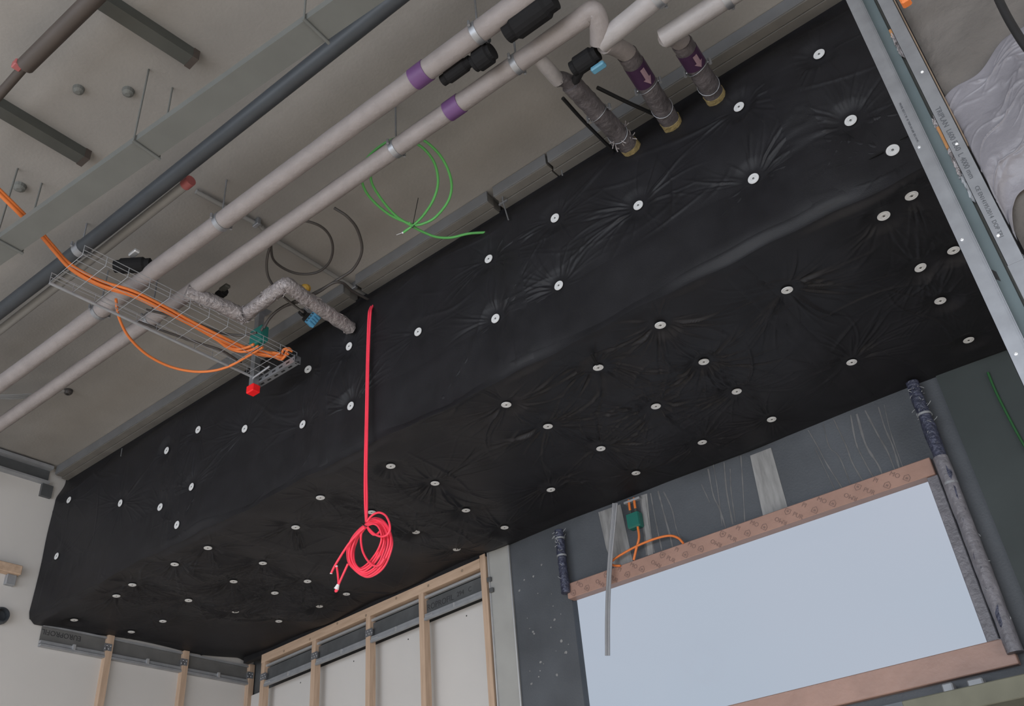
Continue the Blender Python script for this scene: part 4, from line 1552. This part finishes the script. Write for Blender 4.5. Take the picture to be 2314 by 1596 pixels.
# clear tubes hanging before the window
t = thing('clear_tubes', 'bundle of clear grey tubes hanging in front of the left part of the window', 'tube', aY(1385, 1140, 4.78))
for k in range(3):
    b = MB().tube(spline(py_([(1386 + 4 * k, 1138), (1382 + 3.6 * k, 1190), (1376 + 3.2 * k, 1260), (1372 + 3 * k, 1330), (1370 + 3 * k, 1400), (1370 + 3 * k, 1482)], 4.80 + .006 * (k % 2)), 6), .0075, 8)
    b.build('tube', MT['cleartube'], t)
# green box with orange cables
c = aY(1434, 1177, YB - .035)
t = thing('junction_box', 'dark green junction box on the pale patch of the window wall', 'junction box', c)
MB().box(c + Vector((-.046, -.022, -.05)), c + Vector((.046, .033, .05)), .007).build('box', MT['tealdark'], t)
MB().box(c + Vector((-.043, -.026, -.046)), c + Vector((.043, -.022, .046)), .004).build('lid', MT['tealdark'], t)
b = MB()
for dx in (-.02, .02):
    b.tube([c + Vector((dx, 0, .048)), c + Vector((dx, 0, .075))], .010, 10)
b.build('cable_gland', MT['strut'], t)
for dx, lb in ((-.02, 'short orange cable entering the green box from above, left of two'), (.02, 'short orange cable entering the green box from above, right of two')):
    cable('orange_cable', [c + Vector((dx, 0, .075)), c + Vector((dx - .002, .004, .11)), c + Vector((dx - .004, .012, .155))], .0085, MT['orange'], lb, 'cable', 'orange cables on the window wall')
b = MB().box(c + Vector((-.06, .0, .135)), c + Vector((.06, .034, .150)), .002)
single('cable_rail', b, MT['galvdull'], 'thin steel rail above the green box holding two orange cables', 'rail', None, c + Vector((0, .02, .14)))
cable('orange_cable', [c + Vector((.018, -.005, -.048))] + py_([(1444, 1215), (1438, 1240), (1432, 1266)], YB - .05), .0080, MT['orange'], 'orange cable dropping straight from the green box to the window frame', 'cable', 'orange cables on the window wall')
cable('orange_cable', py_([(1402, 1279), (1386, 1278), (1382, 1270), (1400, 1256), (1440, 1234), (1480, 1218), (1512, 1211), (1532, 1216), (1544, 1228)], YB - .055), .0075, MT['orange'],
      'orange cable bowing across the wall above the window frame', 'cable', 'orange cables on the window wall')
# green cable at the right on the dark panel
cable('green_cable', py_([(2232, 842), (2250, 885), (2275, 935), (2300, 982), (2322, 1020)], YB - .02), .0065, MT['greendark'], 'dark green cable running down the dark wall at the right edge', 'cable')
# sill board bottom right
t = thing('sill_board', 'olive board and pale blocks below the window at the bottom right corner', 'board', aY(2200, 1575, 4.6))
p0 = aY(2050, 1604, 4.55)
MB().box((p0.x, 4.5, p0.z - .06), (0.2, 4.868, p0.z + .03), .004).build('board', MT['greenboard'], t)
for (x, y, w) in ((2145, 1566, .05), (2208, 1556, .07)):
    p = aY(x, y, 4.80)
    MB().box(p + Vector((-w / 2, 0, -.10)), p + Vector((w / 2, .066, .045)), .006).build('block', MT['galvdull'], t)

# ================================================================ red cord
YC = YF - .055
t = thing('red_cord', 'bright pinkish red cord hung from the bulkhead top, coiled and tied below', 'cord', aY(836, 703, YC))
b = MB()
for k, dx in enumerate((-.0085, .0085)):
    P = [aY(846, 690, YF + .01) + Vector((dx, 0, .02)), aY(838, 699, YF - .03) + Vector((dx, 0, .005)), aY(835, 716, YC) + Vector((dx, 0, 0)), aY(831.5, 800, YC) + Vector((dx * .8, 0, 0)), aY(828.5, 930, YC) + Vector((dx * (1 if k else .6), 0, 0)),
         aY(826.5, 1060, YC) + Vector((dx * .8, 0, 0)), aY(827, 1130, YC) + Vector((dx * .9, 0, 0)), aY(828, 1180, YC) + Vector((dx * .3, 0, 0))]
    b.tube(spline(P, 8), .0062, 9)
b.build('hanging_strands', MT['red'], t)


def cz(u, v):
    return (720 + u / 7.255, 1130 + v / 7.255)


outer = [(770, 400), (860, 322), (950, 300), (1060, 340), (1150, 450), (1200, 600), (1205, 740), (1165, 900), (1090, 1070), (980, 1190), (830, 1268), (710, 1240), (600, 1160), (500, 1040), (470, 900), (485, 760), (560, 610), (660, 490)]
inner = [(790, 440), (850, 405), (910, 395), (970, 430), (1010, 500), (1030, 590), (1015, 690), (960, 820), (890, 940), (800, 1050), (700, 1120), (640, 1100), (590, 1020), (580, 920), (590, 800), (620, 700), (660, 600), (730, 505)]
b = MB()
nl = 9
for k in range(nl):
    f = k / (nl - 1)
    ph = rng.uniform(0, 6)
    P = []
    for i, (o_, n_) in enumerate(zip(outer, inner)):
        wob = 0.055 * math.sin(i * .9 + ph)
        f2 = min(1, max(0, f + wob))
        u, v = n_[0] + (o_[0] - n_[0]) * f2, n_[1] + (o_[1] - n_[1]) * f2
        x, y = cz(u, v)
        P.append(aY(x, y, YC + 0.014 * math.sin(i * .35 + ph * 2) * (0.3 if i in (0, 17) else 1) + (k % 3) * .008))
    b.tube(spline(P, 6, True), .0056, 8, cap=False)
lp = [(735, 500), (700, 560), (695, 680), (720, 830), (780, 960), (850, 1040), (930, 1085), (1010, 1060), (1080, 960)]
b.tube(spline([aY(*cz(u, v), YC - .02) for u, v in lp], 8), .0058, 8)
lp = [(790, 360), (860, 270), (940, 218), (1020, 212), (1100, 260), (1150, 350), (1170, 440), (1160, 520), (1110, 580), (1030, 602), (930, 570), (860, 510), (805, 450)]
b.tube(spline([aY(*cz(u, v), YC - .03) for u, v in lp], 8), .0058, 8)
lp = [(1000, 520), (960, 560), (900, 570), (840, 520), (800, 455)]
b.tube(spline([aY(*cz(u, v), YC - .01) for u, v in lp], 8), .0058, 8)
b.build('coil', MT['red'], t)
b = MB()
lp = [(760, 450), (640, 560), (520, 690), (420, 830), (320, 990), (250, 1110), (205, 1205)]
b.tube(spline([aY(*cz(u, v), YC - .035) for u, v in lp], 8), .0062, 8)
b.build('loose_end', MT['red'], t)
b = MB()
lp = [(480, 1050), (430, 1160), (380, 1270), (340, 1360), (318, 1410), (285, 1470), (278, 1500), (300, 1490), (315, 1440), (325, 1370), (322, 1290), (310, 1180), (296, 1095)]
b.tube(spline([aY(*cz(u, v), YC - .03) for u, v in lp], 6), .0058, 8)
b.build('looped_end', MT['red'], t)
f0, f1 = aY(*cz(322, 1385), YC - .032), aY(*cz(290, 1462), YC - .032)
b = MB().tube(lerp_line(f0, f1, 6), .013, 12, rf=lambda q_: .55 + .5 * q_)
b.build('ferrule', MT['whitetape'], t)['label'] = 'white ferrule'
for (u, v, u2, v2) in ((205, 1205, 203, 1214), (296, 1095, 294, 1086)):
    MB().tube([aY(*cz(u, v), YC - .035), aY(*cz(u2, v2), YC - .035)], .0068, 8).build('tip', MT['whitetape'], t)
tc_ = aY(*cz(775, 425), YC)
u1 = (aY(*cz(725, 395), YC) - tc_)
b = MB()
ring = [tc_ + u1 * math.cos(a) * 0.8 + Vector((0, -.030 * math.sin(a), 0)) for a in [2 * math.pi * k / 16 for k in range(17)]]
b.tube(ring, .0028, 6, cap=False)
b.build('cable_tie', MT['black'], t)
MB().tube([tc_ + u1, aY(*cz(600, 320), YC + .02), aY(*cz(480, 250), YC + .04)], .0022, 5).build('tie_tail', MT['black'], t)

# ================================================================ steel studs near the camera
YS = 2.30
ZS0, ZS1 = 0.0, 4.60


def stud_flange(b, x0, x1, y0, y1):
    b.box((x0, y0, ZS0), (x1, y1, ZS1))


t = thing('steel_stud', 'bright galvanised steel stud standing nearest the black bulkhead', 'steel stud', (-.135, YS, 0), 'steel studs at the right')
b = MB()
b.box((-.1545, YS, ZS0), (-.119, YS + .0012, ZS1))
b.box((-.1545, YS, ZS0), (-.1533, YS + .012, ZS1))
b.box((-.1155, YS - .0022, ZS0), (-.1135, YS + .002, ZS1))
b.box((-.119, YS + .0006, ZS0), (-.1115, YS + .002, ZS1))
b.box((-.1115, YS - .0018, ZS0), (-.1098, YS + .03, ZS1))
b.build('flange', MT['galv'], t)
b = MB()
for (x, y) in ((2077, 333), (2174, 542), (2296, 800)):
    p = aY(x, y, YS)
    b.lathe([(0, 0), (.0052, 0), (.0048, .002), (.002, .0028), (0, .0022)], p, (0, -1, 0), 12)
b.build('rivet', MT['silver'], t)
M4 = Matrix.Translation((-.1405, YS - .0006, 3.68)) @ Matrix(((0, 1, 0, 0), (0, 0, -1, 0), (-1, 0, 0, 0), (0, 0, 0, 1)))
MB().text('PROFIL 0217 C 95  45 TRIPLAN 600  EN 14195', .0085, M4, .0003).build('print', MT['ink'], t)
# recessed profile tinted for shade and reflection; timber/insulation strip between the two bright studs
t = thing('steel_stud', 'recessed steel profile tinted for shade and reflection between the two bright steel studs', 'steel stud', (-.10, YS + .03, 0), 'steel studs at the right')
MB().box((-.1098, YS + .022, ZS0), (-.080, YS + .026, ZS1)).build('web', MT['galvshade'], t)
p = aY(2248, 620, YS + .02)
MB().prism([aY(x, y, YS + .0215) for (x, y) in ((2238, 608), (2251, 614), (2262, 636), (2248, 630))], (0, .001, 0)).build('slot', MT['black'], t)
t = thing('wall_filling', 'dark strip painting a shaded gap, with foil and orange-brown wood between the steel studs', 'filling', (-.07, YS + .03, 0))
MB().box((-.080, YS + .030, ZS0), (-.062, YS + .05, ZS1)).build('backing', MT['galvdull'] if False else MT['strut'], t)  # dark strip paints the shade inside the gap
def seg(za, zb, name, m_, dy, bumpy=0.0):
    b = MB()
    if not bumpy:
        b.box((-.0798, YS + dy, zb), (-.0630, YS + .03, za), .002)
    else:
        n = 60
        for k in range(n):
            z = za + (zb - za) * rng.random()
            x = rng.uniform(-.079, -.063)
            w = rng.uniform(.003, .007)
            h_ = rng.uniform(.006, .022)
            y = YS + dy + rng.uniform(-.004, .004)
            b.add([(x - w, y + .006, z), (x, y - rng.uniform(0, .005), z + h_), (x + w, y + .005, z + rng.uniform(0, .01)), (x + rng.uniform(-.004, .004), y + .002, z - h_)], [(0, 1, 2), (0, 2, 3)])
    return b.build(name, m_, t)


zof = lambda x, y: aY(x, y, YS + .015).z
seg(zof(1999, 74), zof(2006, 92), 'wood_piece', MT['orangewood'], .012)
seg(zof(2004, 86), zof(2022, 132), 'foil_scrap', MT['foil'], .014, 1)
seg(zof(2100, 278), zof(2112, 300), 'foil_scrap', MT['foil'], .014, 1)
seg(zof(2107, 294), zof(2132, 342), 'wood_piece', MT['orangewood'], .010)
seg(zof(2132, 346), zof(2160, 396), 'foil_scrap', MT['foil'], .014, 1)
seg(zof(2160, 396), zof(2192, 452), 'foil_scrap', MT['galvdull'], .016, 1)

t = thing('steel_stud', 'bright galvanised steel stud with long printed lettering, second from the bulkhead', 'steel stud', (-.04, YS - .01, 0), 'steel studs at the right')
X0, X1 = -.0715, -.030
b = MB()
b.box((X0, YS - .004, 3.005), (X1, YS - .0028, ZS1), 0)
b.box((X0 + .001, YS - .003, ZS0), (X1 + .001, YS - .0018, 3.02), 0)
b.box((X0, YS - .004, ZS0), (X0 + .0012, YS + .05, ZS1))
b.box((X1 - .0012, YS - .004, ZS0), (X1, YS + .012, ZS1))
b.build('flange', MT['galv'], t)
zt = aY(2118, 245, YS).z
M4 = Matrix.Translation((-.0605, YS - .0046, zt)) @ Matrix(((0, 1, 0, 0), (0, 0, -1, 0), (-1, 0, 0, 0), (0, 0, 0, 1)))
b = MB().text('TRIPLAN  L600 EI60  L 4000 mm', .021, M4, .0003)
M5 = Matrix.Translation((-.0590, YS - .0046, aY(2204, 424, YS).z)) @ Matrix(((0, 1, 0, 0), (0, 0, -1, 0), (-1, 0, 0, 0), (0, 0, 0, 1)))
b.build('print', MT['ink'], t)
MB().text('CE EN14195:2014  DOP TRI', .0155, M5, .0003).build('print', MT['ink'], t)
b = MB()
for (x, y) in ((2084, 163), (2162, 326), (2256, 533)):
    p = aY(x, y, YS - .004)
    b.lathe([(0, 0), (.0045, 0), (.004, .002), (.0015, .003), (0, .0026)], p, (0, -1, 0), 12)
b.build('rivet', MT['whitetape'], t)
t = thing('head_track', 'steel head track over the steel studs at the top right', 'track', (0.2, YS, ZS1))
MB().box((-.17, YS - .01, ZS1), (1.6, YS + .09, ZS1 + .05)).build('track', MT['galvdull'], t)
for (x, w) in ((.52, .04), (1.1, .04)):
    t = thing('steel_stud', 'steel stud beyond the insulation, outside the bright pair, at %s' % ('the near bay' if x < 1 else 'the far bay'), 'steel stud', (x, YS, 0), 'steel studs at the right')
    b = MB()
    b.box((x, YS, 0), (x + w, YS + .0012, ZS1))
    b.box((x, YS, 0), (x + .0012, YS + .07, ZS1))
    b.build('flange', MT['galv'], t)
# fibre edge along the second stud
b = MB().box((X1 + .0005, YS + .006, 3.42), (X1 + .0045, YS + .03, 4.3), .001)
single('fibreboard_edge', b, MT['fibre'], 'beige-brown fibreboard edge beside the lettered steel stud', 'board', None, (X1 + .003, YS + .02, 3.3))

# insulation batt and crumpled plastic between the studs, at the right edge
def lumpy(x0, x1, z0, z1, y, nx, nz, amp, seed, fold=0.0):
    rs = np.random.RandomState(seed)
    X, Z = np.meshgrid(np.linspace(x0, x1, nx), np.linspace(z0, z1, nz))
    Yh = np.zeros_like(X)
    for k in range(26):
        f = rs.uniform(4, 26)
        a = rs.uniform(0, 3.14)
        Yh += amp / f * 6 * np.sin(f * (X * math.cos(a) + Z * math.sin(a)) + rs.uniform(0, 6))
    for k in range(int(fold)):
        u0, w0 = rs.uniform(x0, x1), rs.uniform(z0, z1)
        a = rs.uniform(0, 3.14)
        L = rs.uniform(.04, .22)
        du, dw = X - u0, Z - w0
        tq = du * math.cos(a) + dw * math.sin(a)
        nq = -du * math.sin(a) + dw * math.cos(a) + .01 * np.sin(tq * 30)
        Yh -= rs.uniform(.003, .009) * np.exp(-(nq / rs.uniform(.004, .014)) ** 2) * np.clip(1 - np.abs(tq) / L, 0, 1)
    return np.stack([X, y + Yh, Z], -1)


t = thing('insulation_batt', 'grey-brown wool insulation batt filling the wall bay at the right edge', 'insulation', (.24, YS + .03, 3.0))
P = lumpy(X1 + .007, .50, 1.0, 4.58, YS + .055, 60, 240, .006, 4)
grid_obj('wool_face', P, MT['batt'], t)
MB().box((X1 + .008, YS + .075, 1.0), (.50, YS + .14, 4.58)).build('wool', MT['batt'], t)
t = thing('plastic_sheet', 'crumpled lilac-grey plastic sheet bulging out of the wall bay at the right edge', 'plastic sheet', (.2, YS, 3.3))
P = lumpy(0, 1, 0, 1, 0, 110, 170, .0, 9, 0)
Pl = lumpy(X1 + .004, .46, 2.70, 3.86, YS + .02, 130, 240, .004, 9, 60)
# ragged upper and lower outline
nv, nu = Pl.shape[:2]
uu = np.linspace(0, 1, nu)[None, :]
vv = np.linspace(0, 1, nv)[:, None]
low = 3.08 + 0.36 * uu ** .5 + .02 * np.sin(uu * 21)
top = 3.62 + 0.22 * uu + .015 * np.sin(uu * 17 + 1)
Pl[..., 2] = low + (top - low) * vv
Pl[..., 1] -= 0.035 * np.sin(np.pi * vv) * np.sin(np.pi * np.clip(uu * 1.0 + .15, 0, 1))
grid_obj('sheet', Pl, MT['plastic'], t)
sol = bpy.data.objects[t.children[0].name].modifiers.new('thickness', 'SOLIDIFY')
sol.thickness = 0.002
# hose and orange fitting in the top right corner
pts = [aY(2240, -40, 2.1), aY(2262, 10, 2.1), aY(2290, 62, 2.1), aY(2330, 120, 2.1), aY(2400, 190, 2.1)]
cable('black_hose', pts, .011, MT['black'], 'thick black hose crossing the top right corner of the photo', 'hose', None, 14)
c = aY(2046, 2, 2.22)
t = thing('orange_fitting', 'orange plastic fitting beside the lettered stud at the top edge', 'fitting', c)
MB().box(c + Vector((-.014, -.012, -.012)), c + Vector((.014, .02, .03)), .005).build('body', MT['orange'], t)
MB().lathe([(0, 0), (.008, 0), (.008, .02), (.005, .024), (0, .024)], c + Vector((0, 0, .03)), (0, 0, 1), 12).build('nozzle', MT['orangewood'], t)
